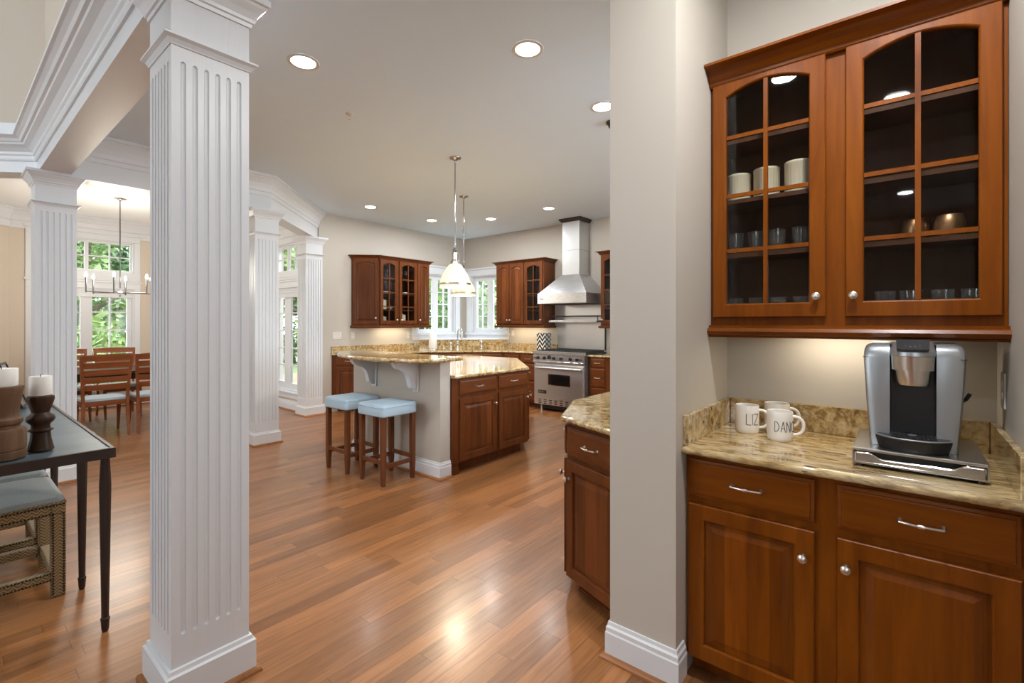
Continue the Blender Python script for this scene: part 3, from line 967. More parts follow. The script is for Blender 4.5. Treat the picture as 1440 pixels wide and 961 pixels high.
t = thing('countertop', 'streaky tan granite countertop in the nook with the white mugs', 'countertop', (XN, 1.85, 0.884))
slab([(XN + 0.001, 1.845), (XNR - 0.001, 1.845), (XNR - 0.001, YN - 0.001), (XN + 0.001, YN - 0.001)], 0.884, 0.914, 0.012).build('slab', M['granite_s'], t)
b = MB().box(XN + 0.021, XNR - 0.021, YN - 0.020, YN - 0.001, 0.914, 1.032)
b.build('backsplash', M['granite'], t, 0.002)
MB().box(XN + 0.001, XN + 0.020, 1.865, YN - 0.001, 0.914, 1.032).build('backsplash', M['granite'], t, 0.002)
MB().box(XNR - 0.020, XNR - 0.001, 1.865, YN - 0.001, 0.914, 1.032).build('backsplash', M['granite'], t, 0.002)

UF = 2.215                   # face-frame plane of the wall cabinet
UZ0, UZ1 = 1.383, 2.50
t = cabinet('cherry wall cabinet with two arched glass doors above the coffee maker', (XN, UF, 0), 0, None, 'cabinet', 'wall_cabinet')
open_carcass(t, 0.002, W - 0.002, UZ0, UZ1, YN - UF - 0.003, [1.700, 1.940, 2.205], mull=[(0.425, 0.505)])
RZ = [1.707, 1.945, 2.200]
door(t, 0.014, 0.434, 1.418, 2.472, CAB_I, True, 0.040, stile=0.056, knob_at=(0.405, 1.498), rowz=RZ)
door(t, 0.498, 0.916, 1.418, 2.472, CAB_I, True, 0.040, stile=0.056, knob_at=(0.523, 1.497), rowz=RZ)
mould(t, 'crown_moulding', [(0.0, -0.004), (W, -0.004)], [(o * 1.15, h) for o, h in CROWN], 2.512, None)
mould(t, 'light_rail', [(0.0, -0.002), (W, -0.002)], [(o * 1.9, h) for o, h in RAIL], 1.384, None)
MB().box(0.30, 0.62, 0.12, 0.15, 1.372, 1.3825).build('under_cabinet_light', M['strip'], t, 0, False)
area_light('under_cabinet_glow', (-0.20, 2.35, 1.365), (0, 0, 0), 0.3, 0.03, UNDER_CABINET_W * 0.55, (1.0, 0.90, 0.74))

# inside the wall cabinet
def canister(x, y, z, r, h, label):
    b = MB()
    prof = [(r * 0.92, 0), (r * 0.97, 0.004)]
    rr = []
    for rad, hh in ((0.9, 0), (0.97, 0.004), (0.97, 0.006), (1.0, 0.012), (1.0, h - 0.014), (1.02, h - 0.012), (1.02, h - 0.003), (0.99, h), (0.93, h), (0.93, h - 0.05)):
        ring = []
        for i in range(96):
            a = 2 * math.pi * i / 96
            q = r * rad * (1 - (0.018 if (i % 4) < 2 and 0.008 < hh < h - 0.013 else 0))
            ring.append((x + q * math.cos(a), y + q * math.sin(a), z + hh))
        rr.append(ring)
    b.rings(rr, True, True, True, True)
    o = b.build('ramekin', M['cream'])
    return tag(o, label, 'dish', 'cream ribbed dishes on the cabinet shelf')
canister(-0.582, 2.345, 1.9405, 0.048, 0.128, 'cream ribbed dish on the shelf behind the left glass door, leftmost of three')
canister(-0.468, 2.340, 1.9405, 0.052, 0.133, 'cream ribbed dish on the shelf, behind the middle bar of the left glass door')
canister(-0.345, 2.335, 1.9405, 0.052, 0.138, 'cream ribbed dish on the shelf behind the left glass door, rightmost of three')

def tumbler(x, y, z, r, h, label, group):
    b = MB()
    b.lathe([(r * 0.78, 0), (r * 0.80, 0.002), (r, h), (r * 0.94, h), (r * 0.74, 0.010), (0.001, 0.009)], (x, y, z), 18)
    o = b.build('drinking_glass', M['tumbler'])
    return tag(o, label, 'glass', group)
gl = 'clear drinking glasses in the nook cabinet'
for i, (x, w) in enumerate(((-0.595, 'leftmost'), (-0.512, 'second from the left'), (-0.425, 'third from the left'), (-0.338, 'rightmost'))):
    tumbler(x, 2.34, 1.7005, 0.034, 0.100, 'clear glass on the middle shelf, left glass door, %s of four' % w, gl)
    tumbler(x + 0.004, 2.33, 1.4015, 0.032, 0.105, 'clear glass on the bottom shelf, left glass door, %s of four' % w, gl)
for i, (x, w) in enumerate(((-0.055, 'leftmost'), (0.020, 'second from the left'), (0.110, 'third from the left'), (0.190, 'rightmost'))):
    tumbler(x, 2.33, 1.4015, 0.034, 0.115, 'clear glass on the bottom shelf, right glass door, %s of four' % w, gl)
def cup(x, y, label, s=1.0):
    b = MB()
    r = 0.043 * s
    b.lathe([(r * 0.72, 0), (r * 0.85, 0.006), (r * 1.0, 0.030), (r * 0.98, 0.055), (r * 0.85, 0.082), (r * 0.80, 0.084), (r * 0.86, 0.060), (r * 0.8, 0.012), (0.001, 0.010)], (x, y, 1.7005), 28)
    return tag(b.build('copper_cup', M['bronze']), label, 'cup', 'copper cups in the nook cabinet')
cup(0.035, 2.35, 'hammered copper cup behind the middle bar of the right glass door')
cup(0.128, 2.335, 'hammered copper cup in the right half of the right glass door', 1.06)

# mugs on the counter, with their lettering
STROKES = {
    'L': [[(0, 1), (0, 0)], [(0, 0), (0.55, 0)]], 'I': [[(0.0, 1), (0.0, 0)]], 'Z': [[(0, 1), (0.65, 1)], [(0.65, 1), (0, 0)], [(0, 0), (0.65, 0)]],
    'D': [[(0, 0), (0, 1), (0.35, 0.92), (0.58, 0.62), (0.58, 0.38), (0.35, 0.08), (0, 0)]],
    'A': [[(0, 0), (0.32, 1)], [(0.32, 1), (0.64, 0)], [(0.12, 0.36), (0.52, 0.36)]], 'N': [[(0, 0), (0, 1)], [(0, 1), (0.6, 0)], [(0.6, 0), (0.6, 1)]],
    'C': [[(0.6, 0.9), (0.35, 1), (0.08, 0.75), (0, 0.5), (0.08, 0.22), (0.35, 0), (0.6, 0.1)]], 'E': [[(0.5, 1), (0, 1), (0, 0), (0.5, 0)], [(0, 0.52), (0.42, 0.52)]],
    'V': [[(0, 1), (0.32, 0)], [(0.32, 0), (0.64, 1)]], 'K': [[(0, 0), (0, 1)], [(0.55, 1), (0, 0.45)], [(0, 0.45), (0.58, 0)]],
    'G': [[(0.6, 0.85), (0.35, 1), (0.08, 0.78), (0, 0.5), (0.08, 0.22), (0.35, 0), (0.6, 0.15), (0.6, 0.45), (0.36, 0.45)]]}
WIDTH = {'I': 0.0, 'L': 0.55, 'E': 0.5}
def dense(poly, n=6):
    out = []
    for a, b in zip(poly, poly[1:]):
        for k in range(n): out.append((a[0] + (b[0] - a[0]) * k / n, a[1] + (b[1] - a[1]) * k / n))
    return out + [poly[-1]]
def mug(x, y, r, h, label, text=None, text_from=0.0, handle_dir=0.0, text_h=0.046, text_w=0.030):
    t = thing('mug', label, 'mug', (x, y, 0.914), 0, 'white mugs on the nook counter')
    b = MB()
    b.lathe([(r * 0.86, 0), (r * 0.93, 0.003), (r * 0.985, 0.012), (r, 0.03), (r, h * 0.7), (r * 0.985, h - 0.004), (r * 0.96, h), (r * 0.92, h - 0.002), (r * 0.92, 0.02), (r * 0.8, 0.010), (0.001, 0.009)], (x, y, 0.914), 40)
    b.build('body', M['ceramic'], t)
    c, s = math.cos(handle_dir), math.sin(handle_dir)
    pts = []
    for k in range(15):
        a = math.radians(100 - 200 * k / 14)
        d = r * 0.93 + 0.040 * max(0, math.cos(a)) ** 0.7
        pts.append((x + c * d, y + s * d, 0.914 + h * 0.52 + h * 0.31 * math.sin(a)))
    MB().tube(pts, 0.0068, 10).build('handle', M['ceramic'], t)
    if text:
        u = 0.0
        L = MB()
        for ch in text:
            for st in STROKES[ch]:
                P = []
                for px, pz in dense(st):
                    a = text_from + (u + px) * text_w / r
                    P.append((x + (r + 0.0002) * math.cos(a), y + (r + 0.0002) * math.sin(a), 0.914 + h * 0.34 + pz * text_h))
                L.tube(P, 0.0013, 5)
            u += WIDTH.get(ch, 0.62) + 0.20
        L.build('lettering', M['ink'], t)
    return t
mug(-0.530, 2.268, 0.047, 0.121, 'white mug lettered LIZ, leftmost on the granite counter', 'LIZ', math.radians(-81.4), math.radians(16), 0.047, 0.033)
mug(-0.392, 2.205, 0.048, 0.119, 'white mug lettered DANC in front of another mug', 'DANCE', math.radians(-101.5), math.radians(17), 0.042, 0.026)
mug(-0.430, 2.355, 0.050, 0.128, 'plain white mug half hidden behind the mug lettered DANC', None, 0, math.radians(22))

# drawer tray for coffee pods and the coffee maker on it
t = thing('coffee_pod_drawer', 'brushed steel coffee pod drawer under the coffee maker', 'drawer', (0.03, 1.965, 0.914))
MB().box(-0.134, 0.196, 1.968, 2.335, 0.966, 0.977).build('top_plate', M['satin'], t, 0.004)
b = MB().box(-0.134, -0.129, 1.972, 2.335, 0.926, 0.966).box(0.191, 0.196, 1.972, 2.335, 0.926, 0.966).box(-0.129, 0.191, 2.330, 2.335, 0.926, 0.966).box(-0.134, 0.196, 1.970, 2.335, 0.924, 0.928)
b.build('shell', M['satin'], t)
fp = [(-0.126, 0.931), (0.188, 0.931), (0.188, 0.959), (0.184, 0.963), (0.148, 0.963), (0.138, 0.960), (0.122, 0.950), (0.112, 0.947), (-0.052, 0.947), (-0.062, 0.950), (-0.078, 0.960), (-0.088, 0.963), (-0.122, 0.963), (-0.126, 0.959)]
b = MB()
b.rings([[(x, 1.974, z) for x, z in fp], [(x, 1.969, z) for x, z in fp], [(x, 1.966, z) for x, z in inset(fp, 0.003)]], True, True, True, False)
b.build('drawer_front', M['satin'], t)
MB().tube([(x, 1.968, z) for x, z in fp + fp[:1]], 0.0016, 6).build('front_rim', M['chrome'], t)
MB().box(-0.128, 0.190, 1.985, 2.325, 0.929, 0.9655).build('drawer_box', M['black'], t)
for fx, fy in ((-0.115, 1.985), (0.178, 1.985), (-0.115, 2.315), (0.178, 2.315)):
    MB().lathe([(0.010, 0), (0.009, 0.010)], (fx, fy, 0.9142), 12).build('foot', M['black'], t)

KZ = 0.977
t = thing('coffee_maker', 'silver and black single-serve coffee maker on the pod drawer', 'coffee maker', (0.025, 2.2, KZ))
def column_shell(xa, xb, name, flip):
    b = MB()
    rr = []
    for z, dx, dy in ((KZ + 0.0005, 0.018, 0.0), (KZ + 0.16, 0.007, 0.0), (KZ + 0.30, 0.0, -0.004), (KZ + 0.325, 0.002, 0.0), (KZ + 0.340, 0.008, 0.012), (KZ + 0.346, 0.020, 0.03)):
        a, c = (xa + dx, xb) if not flip else (xa, xb - dx)
        y0, y1 = 2.050 + dy, 2.345 - dy * 0.5
        q = 0.018
        if not flip:
            ring = [(c, y0, z), (c, y1, z), (a + q, y1, z), (a + q * 0.3, y1 - q * 0.3, z), (a, y1 - q, z), (a, y0 + q, z), (a + q * 0.3, y0 + q * 0.3, z), (a + q, y0, z)]
        else:
            ring = [(a, y1, z), (a, y0, z), (c - q, y0, z), (c - q * 0.3, y0 + q * 0.3, z), (c, y0 + q, z), (c, y1 - q, z), (c - q * 0.3, y1 - q * 0.3, z), (c - q, y1, z)]
        rr.append(list(reversed(ring)))
    b.rings(rr, True, True, True, True)
    return b.build(name, M['silver'], t)
column_shell(-0.108, -0.036, 'side_housing', False)
column_shell(0.082, 0.153, 'side_housing', True)
MB().box(-0.110, -0.037, 2.047, 2.300, KZ + 0.2995, KZ + 0.301).box(0.083, 0.1545, 2.047, 2.300, KZ + 0.2995, KZ + 0.301).build('seam', M['black'], t)
MB().box(-0.0355, 0.0815, 2.085, 2.335, KZ + 0.001, KZ + 0.345).build('core', M['black'], t, 0.003)
# brew head: two stacked cylinders with a sloped silver bezel above
def head_ring(z, hw, yf):
    pts = []
    for k in range(13):
        a = math.radians(180 + 180 * k / 12)
        pts.append((0.0228 + hw * math.cos(a), yf + 0.045 + 0.045 * math.sin(a), z))
    return pts + [(0.0228 + hw, 2.13, z), (0.0228 - hw, 2.13, z)]
MB().rings([head_ring(KZ + 0.262, 0.0545, 2.005), head_ring(KZ + 0.308, 0.0555, 1.998)], smooth=True).build('brew_head', M['nickel'], t)
MB().rings([head_ring(KZ + 0.212, 0.040, 2.018), head_ring(KZ + 0.222, 0.044, 2.014), head_ring(KZ + 0.262, 0.0475, 2.010)], smooth=True).build('pod_holder', M['nickel'], t)
MB().rings([head_ring(KZ + 0.309, 0.057, 1.999), head_ring(KZ + 0.322, 0.058, 2.000), head_ring(KZ + 0.352, 0.054, 2.050)], smooth=True).build('bezel', M['silver'], t)
b = MB()
b.rings([[(0.0228 + x * 0.9, 1.9985 + dy, KZ + z) for x, z, dy in ((-0.044, 0.327, 0.004), (0.044, 0.327, 0.004), (0.047, 0.352, 0.045), (-0.047, 0.352, 0.045))],
         [(0.0228 + x * 0.9, 1.993 + dy, KZ + z + 0.006) for x, z, dy in ((-0.044, 0.327, 0.004), (0.044, 0.327, 0.004), (0.047, 0.356, 0.045), (-0.047, 0.356, 0.045))]], smooth=False)
b.build('control_panel', M['black'], t)
b = MB()
for i, (x, zf) in enumerate(((-0.028, 0.55), (-0.018, 0.35), (-0.006, 0.28), (0.006, 0.28), (0.018, 0.35), (0.028, 0.55), (-0.015, 0.75), (0.0, 0.7), (0.015, 0.75))):
    b.lathe([(0.003, 0), (0.0005, 0.0006)], (0.0228 + x, 1.9965 + 0.045 * zf, KZ + 0.3335 + 0.0265 * zf), 8)
b.build('buttons', M['plate'], t)
# drip tray
def tray_ring(z, hw, yf, back=2.085):
    pts = []
    for k in range(17):
        u = -1 + 2 * k / 16
        pts.append((0.0228 + hw * u, yf + 0.052 * abs(u) ** 2.6, z))
    return pts + [(0.0228 + hw, back, z), (0.0228 - hw, back, z)]
MB().rings([tray_ring(KZ + 0.0005, 0.088, 1.985), tray_ring(KZ + 0.034, 0.096, 1.975), tray_ring(KZ + 0.042, 0.096, 1.975), tray_ring(KZ + 0.044, 0.090, 1.981)], smooth=False).build('drip_tray', M['black'], t, 0.002)
MB().tube([(x, y - 0.0006, z + 0.002) for x, y, z in tray_ring(KZ + 0.041, 0.0965, 1.975)[:17]], 0.0025, 6).build('drip_tray_rim', M['silver'], t)
b = MB()
for i in range(12):
    x = -0.032 + i * 0.0100
    b.box(x, x + 0.0045, 2.000, 2.080, KZ + 0.0445, KZ + 0.0475)
b.box(-0.034, 0.080, 2.038, 2.043, KZ + 0.0445, KZ + 0.0475)
b.build('drip_grate', M['iron'], t)
MB().lathe([(0.012, 0), (0.012, 0.002), (0.006, 0.003), (0.0005, 0.0025)], (0.022, 2.040, KZ + 0.0475), 16).build('drain_button', M['silver'], t)
MB().tube([(0.150, 2.20, KZ + 0.150), (0.162, 2.20, KZ + 0.160), (0.172, 2.20, KZ + 0.180)], 0.006, 8).build('handle', M['black'], t)

# double outlet on the right wall of the nook, switch plates in the kitchen
def wall_plate(M4, w, h, label, kind, slots, group=None, cat='outlet'):
    t = thing(kind, label, cat, M4.translation, 0, group)
    b = MB(M4)
    b.box(-w / 2, w / 2, -0.006, -0.0004, -h / 2, h / 2)
    b.build('plate', M['plate'], t, 0.002)
    for i in range(slots):
        s = MB(M4)
        x = (i - (slots - 1) / 2) * 0.046
        if kind == 'wall_outlet':
            s.lathe([(0.013, 0.0005), (0.012, 0.003)], (x, -0.005, 0.020), 14, '-y').lathe([(0.013, 0.0005), (0.012, 0.003)], (x, -0.005, -0.020), 14, '-y')
        else:
            s.box(x - 0.008, x + 0.008, -0.009, -0.005, -0.016, 0.016)
        s.build('sockets' if kind == 'wall_outlet' else 'rocker', M['wax'], t)
    return t
wall_plate(frame_m((XNR, 2.30, 1.165), math.radians(-90)), 0.075, 0.120, 'white outlet plate on the right wall of the nook beside the coffee maker', 'wall_outlet', 1)
wall_plate(frame_m((XL, 4.02, 1.19), math.radians(90)), 0.16, 0.118, 'white triple switch plate on the kitchen wall, left of the cabinets', 'light_switch', 3, None, 'switch')
wall_plate(frame_m((XL, 4.30, 1.19), math.radians(90)), 0.072, 0.118, 'small white outlet plate just right of the triple switch plate', 'wall_outlet', 1)
wall_plate(frame_m((XL, 5.41, 1.165), math.radians(90)), 0.072, 0.118, 'white outlet plate under the left kitchen wall cabinet, left of two', 'wall_outlet', 1)
wall_plate(frame_m((XL, 5.53, 1.165), math.radians(90)), 0.072, 0.118, 'white outlet plate under the left kitchen wall cabinet, right of two', 'wall_outlet', 1)
wall_plate(frame_m((-5.60, YB, 1.20), 0), 0.072, 0.118, 'white outlet plate under the wall cabinet right of the corner window', 'wall_outlet', 1)

TONE['kitchen'] = True

# ------------------------------------------------------------------ peninsula at the pillar (angled end cabinet)
P0, P1, P2, P3 = (-0.95, 1.935), (-1.345, 2.085), (-1.555, 2.530), (-1.555, 4.60)
t = cabinet('cherry base cabinet with an angled end, cut off by the grey pillar', (P1[0], P1[1], 0), 0)
b = MB()
b.prism([P0, P1, P2, P3, (-0.947, 4.60)], 0.09, 0.884)
tk = inset([P0, (-0.947, 4.60), P3, P2, P1][::-1], 0.07) if False else [(-0.95, 2.01), (-1.30, 2.145), (-1.485, 2.545), (-1.485, 4.60), (-0.947, 4.60)]
b.prism(tk, 0, 0.09)
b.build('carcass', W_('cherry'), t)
MB().sweep([(-1.485, 3.2), (-1.485, 2.545), (-1.30, 2.145), (-0.96, 2.014)][::-1] if False else [(-1.485, 4.5), (-1.485, 2.545), (-1.30, 2.145), (-0.96, 2.014)], [(0, 0), (0.014, 0), (0.012, 0.014), (0, 0.02)]).build('shoe_moulding', W_('cherry_h'), t)
d01 = Vector((P0[0] - P1[0], P0[1] - P1[1])); a01 = math.atan2(d01.y, d01.x)
F1 = Matrix.Rotation(a01, 4, 'Z')                                  # local to the thing, whose base is at P1
L1 = d01.length
drawer(t, 0.012, L1 - 0.01, 0.715, 0.862, F1, 0.095)
door(t, 0.012, L1 - 0.01, 0.095, 0.690, F1, knob_at=(0.036, 0.598), stile=0.055)
d12 = Vector((P1[0] - P2[0], P1[1] - P2[1])); a12 = math.atan2(d12.y, d12.x)
F2 = Matrix.Translation((P2[0] - P1[0], P2[1] - P1[1], 0)) @ Matrix.Rotation(a12, 4, 'Z')
L2 = d12.length
drawer(t, 0.015, L2 - 0.012, 0.715, 0.862, F2, 0.095)
door(t, 0.015, L2 - 0.012, 0.095, 0.690, F2, knob_at=(L2 - 0.045, 0.605), stile=0.055)
F3 = Matrix.Translation((P2[0] - P1[0], 4.60 - P1[1], 0)) @ Matrix.Rotation(math.radians(-90), 4, 'Z')
for k in range(4):
    drawer(t, 0.012 + k * 0.515, 0.500 + k * 0.515, 0.715, 0.862, F3, 0.095)
    door(t, 0.012 + k * 0.515, 0.500 + k * 0.515, 0.095, 0.690, F3, knob_at=(0.46 + k * 0.515, 0.60))
t = thing('countertop', 'speckled granite countertop with a clipped corner beside the grey pillar', 'countertop', (-1.3, 2.5, 0.884))
slab([(-0.947, 1.895), (-1.372, 2.055), (-1.592, 2.522), (-1.592, 4.63), (-0.947, 4.63)], 0.884, 0.914, 0.012).build('slab', M['granite'], t)

# ------------------------------------------------------------------ island: knee wall with corbels, raised bar, cabinets, counter
KX0, KX1, KY0, KY1 = -4.54, -3.170, 2.845, 2.965
t = thing('bar_wall', 'beige painted half wall with white baseboard carrying the raised bar', 'half wall', (-3.85, 2.9, 0))
MB().box(KX0, KX1, KY0, KY1, 0, 1.048).build('panel', M['wall'], t)
pth = [(KX0, KY1), (KX0, KY0), (KX1, KY0), (KX1, KY1)]
MB().sweep(pth, BP).build('baseboard', M['white'], t)
MB().sweep(pth, SP).build('shoe_moulding', M['shoe'], t)
cp = [(0, 1.048), (-0.255, 1.048), (-0.255, 1.030), (-0.246, 1.012), (-0.226, 0.990), (-0.196, 0.974), (-0.160, 0.962), (-0.128, 0.943), (-0.104, 0.915), (-0.088, 0.880),
      (-0.078, 0.840), (-0.068, 0.806), (-0.050, 0.784), (-0.028, 0.778), (0, 0.778)]
for x in (-4.175, -3.520):
    b = MB()
    b.rings([[(x, KY0 - 0.018 + y, z) for y, z in cp], [(x + 0.055, KY0 - 0.018 + y, z) for y, z in cp]], True, True, True, False)
    b.box(x - 0.012, x + 0.067, KY0 - 0.019, KY0 - 0.0005, 0.755, 1.047)
    b.build('corbel', M['white'], t, 0.003)

t = thing('bar_countertop', 'curved raised granite bar top over the blue stools', 'countertop', (-3.9, 2.8, 1.05))
front = [(-3.075, 2.68), (-3.15, 2.585), (-3.30, 2.525), (-3.50, 2.478), (-3.75, 2.458), (-3.98, 2.468), (-4.22, 2.515), (-4.45, 2.598), (-4.62, 2.700), (-4.72, 2.800), (-4.75, 2.900)]
slab(front + [(-4.72, 3.05), (-3.09, 3.05), (-3.07, 3.02)], 1.050, 1.086, 0.014).build('slab', M['granite'], t)

ILX, ILY = -3.15, 2.968
t = cabinet('dark cherry island cabinet with two drawers over two doors below the low counter', (ILX, ILY, 0), math.radians(90))
poly = [(-3.15, 2.968), (-3.15, 4.09), (-4.05, 4.99), (-4.98, 4.99), (-4.98, 3.95), (-4.46, 2.968)]
b = MB().prism(poly, 0.105, 0.884)
b.prism([(-3.165, 2.97), (-3.165, 3.07), (-3.225, 3.07), (-3.225, 4.05), (-4.08, 4.90), (-4.90, 4.90), (-4.90, 4.0), (-4.44, 2.97)], 0, 0.105)
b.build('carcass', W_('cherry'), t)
drawer(t, 0.085, 0.592, 0.725, 0.862, CAB_I, 0.095)
drawer(t, 0.630, 1.098, 0.725, 0.862, CAB_I, 0.095)
door(t, 0.085, 0.592, 0.120, 0.692, CAB_I, knob_at=(0.562, 0.600), stile=0.060)
door(t, 0.630, 1.098, 0.120, 0.692, CAB_I, knob_at=(1.070, 0.600), stile=0.060)
FD = Matrix.Translation((1.122, 0, 0)) @ Matrix.Rotation(math.radians(45), 4, 'Z')
for k in range(2):
    drawer(t, 0.02 + k * 0.63, 0.61 + k * 0.63, 0.725, 0.862, FD, 0.095)
    door(t, 0.02 + k * 0.63, 0.61 + k * 0.63, 0.120, 0.692, FD, knob_at=(0.06 + k * 0.51, 0.60))
t = thing('countertop', 'glossy granite island counter mirroring the window, lower than the bar', 'countertop', (-4, 4, 0.884))
slab([(-3.112, 2.968), (-3.112, 4.07), (-4.03, 5.015), (-5.03, 5.015), (-5.03, 3.93), (-4.50, 2.968)], 0.884, 0.915, 0.012).build('slab', M['granite'], t)

# ------------------------------------------------------------------ bar stools
def bar_stool(label):
    t = thing('bar_stool', label, 'stool', (0, 0, 0), 0, 'blue leather bar stools at the island')
    b = MB().cushion(-0.190, 0.190, -0.190, 0.190, 0.588, 0.690, 0.022, 0.014, 0.032)
    b.build('seat', M['leather'], t, 0, False)
    MB().tube([(x, y, 0.668) for x, y in [(-0.168, -0.190), (0.168, -0.190), (0.183, -0.183), (0.190, -0.168), (0.190, 0.168), (0.183, 0.183), (0.168, 0.190), (-0.168, 0.190), (-0.183, 0.183), (-0.190, 0.168), (-0.190, -0.168), (-0.183, -0.183), (-0.168, -0.190)]], 0.0025, 6).build('seam', M['leather'], t, 0, False)
    for sx in (-1, 1):
        for sy in (-1, 1):
            b = MB()
            x, y, rr = sx * 0.153, sy * 0.153, []
            for z, w in ((0.0, 0.0145), (0.02, 0.016), (0.14, 0.0205), (0.588, 0.0205)):
                ox, oy = x + sx * 0.003, y + sy * 0.003
                rr.append([(ox - w, oy - w, z), (ox + w, oy - w, z), (ox + w, oy + w, z), (ox - w, oy + w, z)])
            b.rings(rr, True, True, True, False)
            b.build('leg', M['stoolwood'], t, 0.002, False)
    for sy, z in ((-1, 0.195), (1, 0.195)):
        MB().box(-0.138, 0.138, sy * 0.156 - 0.010, sy * 0.156 + 0.010, z - 0.018, z + 0.018).build('stretcher', M['stoolwood'], t, 0.002, False)
    for sx, z in ((-1, 0.165), (1, 0.165)):
        MB().box(sx * 0.156 - 0.010, sx * 0.156 + 0.010, -0.138, 0.138, z - 0.018, z + 0.018).build('stretcher', M['stoolwood'], t, 0.002, False)
    return t
st = bar_stool('pale blue leather bar stool nearest the island cabinets, on dark wooden legs')
st.location = (-3.570, 2.575, 0); st.rotation_euler = (0, 0, 0)
copy_tree(st, (-4.115, 2.565, 0), math.radians(1.5), 'pale blue leather bar stool on the far side, closer to the white columns')

# ------------------------------------------------------------------ kitchen base cabinets, left run with angled end
CF = 0.61
LX = XL + CF
t = cabinet('cherry base cabinet with an angled end against the left kitchen wall', (XL + 0.03, 3.955, 0), math.radians(45))
# world outline of the angled end and the straight run
b = MB().prism([(XL + 0.001, 3.93), (XL + 0.03, 3.955), (LX, 4.535), (LX, 4.60), (XL + 0.001, 4.60)], 0.09, 0.884)
b.prism([(XL + 0.001, 4.03), (LX - 0.07, 4.57), (LX - 0.07, 4.60), (XL + 0.001, 4.60)], 0, 0.09)
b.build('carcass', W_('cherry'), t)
LE = math.hypot(LX - XL - 0.03, 0.58)
drawer(t, 0.03, 0.415, 0.725, 0.862, CAB_I, 0.095)
door(t, 0.03, 0.415, 0.100, 0.692, CAB_I, knob_at=(0.385, 0.62))
drawer(t, 0.435, LE - 0.02, 0.725, 0.862, CAB_I, 0.095)
door(t, 0.435, LE - 0.02, 0.100, 0.692, CAB_I, knob_at=(0.47, 0.62))

t = thing('dishwasher', 'black dishwasher set in the left kitchen run behind the island', 'dishwasher', (LX, 4.605, 0), math.radians(90))
MB().box(0.002, 0.598, 0.0, 0.58, 0.10, 0.882).box(0.01, 0.59, 0.06, 0.5, 0.0, 0.10).build('body', M['black'], t, 0, False)
MB().box(0.004, 0.596, -0.022, -0.0005, 0.11, 0.755).build('door', M['black'], t, 0.003, False)
MB().box(0.004, 0.596, -0.026, -0.0005, 0.760, 0.878).build('control_panel', M['black'], t, 0.003, False)
MB().tube([(0.06, -0.023, 0.72), (0.06, -0.05, 0.72), (0.54, -0.05, 0.72), (0.54, -0.023, 0.72)], 0.008, 8).build('handle', M['steel'], t, 0, False)

DA, DB = (LX, 5.245), (-5.315, YB - CF)            # diagonal sink front
t = cabinet('cherry sink base cabinet set diagonally across the kitchen corner', (DA[0], DA[1], 0), math.atan2(DB[1] - DA[1], DB[0] - DA[0]))
b = MB().prism([(LX, 5.208), DA, DB, (-5.30, YB - CF), (-5.30, YB - 0.001), (XL + 0.001, YB - 0.001), (XL + 0.001, 5.208)], 0.09, 0.884)
b.prism([(LX - 0.06, 5.22), (DB[0] - 0.03, DB[1] + 0.06), (-5.31, YB - 0.01), (XL + 0.01, YB - 0.01), (XL + 0.01, 5.22)], 0, 0.09)
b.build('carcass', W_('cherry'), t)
LD = math.hypot(DB[0] - DA[0], DB[1] - DA[1])
drawer(t, 0.03, LD - 0.03, 0.735, 0.862, CAB_I, 0)
for k in range(2):
    h = (LD - 0.07) / 2
    door(t, 0.03 + k * (h + 0.01), 0.03 + h + k * (h + 0.01), 0.100, 0.705, CAB_I, knob_at=((0.03 + h - 0.03) if k == 0 else (0.03 + h + 0.04), 0.62))

def drawer_stack(label, x0, x1):
    t = cabinet(label, (x0, YB - CF, 0), 0)
    w = x1 - x0
    carcass(t, 0.001, w - 0.001, 0, 0.884, CF - 0.002)
    drawer(t, 0.03, w - 0.03, 0.735, 0.862, CAB_I, 0.09)
    drawer(t, 0.03, w - 0.03, 0.445, 0.715, CAB_I, 0.09)
    drawer(t, 0.03, w - 0.03, 0.115, 0.425, CAB_I, 0.09)
    return t
t = cabinet('cherry drawer cabinet between the corner sink and the steel range', (-5.30, YB - CF, 0), 0)
carcass(t, 0.001, 0.719, 0, 0.884, CF - 0.002)
for xa, xb in ((0.03, 0.345), (0.375, 0.69)):
    drawer(t, xa, xb, 0.735, 0.862, CAB_I, 0.09); drawer(t, xa, xb, 0.445, 0.715, CAB_I, 0.09); drawer(t, xa, xb, 0.115, 0.425, CAB_I, 0.09)
t = cabinet('cherry cabinet of three drawers to the right of the steel range', (-3.62, YB - CF, 0), 0)
carcass(t, 0.001, 2.66, 0, 0.884, CF - 0.002)
drawer(t, 0.03, 0.255, 0.735, 0.862, CAB_I, 0.085); drawer(t, 0.03, 0.255, 0.445, 0.715, CAB_I, 0.085); drawer(t, 0.03, 0.255, 0.115, 0.425, CAB_I, 0.085)
for k in range(3):
    drawer(t, 0.50 + k * 0.62, 1.09 + k * 0.62, 0.735, 0.862, CAB_I, 0.09)
    door(t, 0.50 + k * 0.62, 1.09 + k * 0.62, 0.110, 0.715, CAB_I, knob_at=(1.05 + k * 0.62, 0.62))

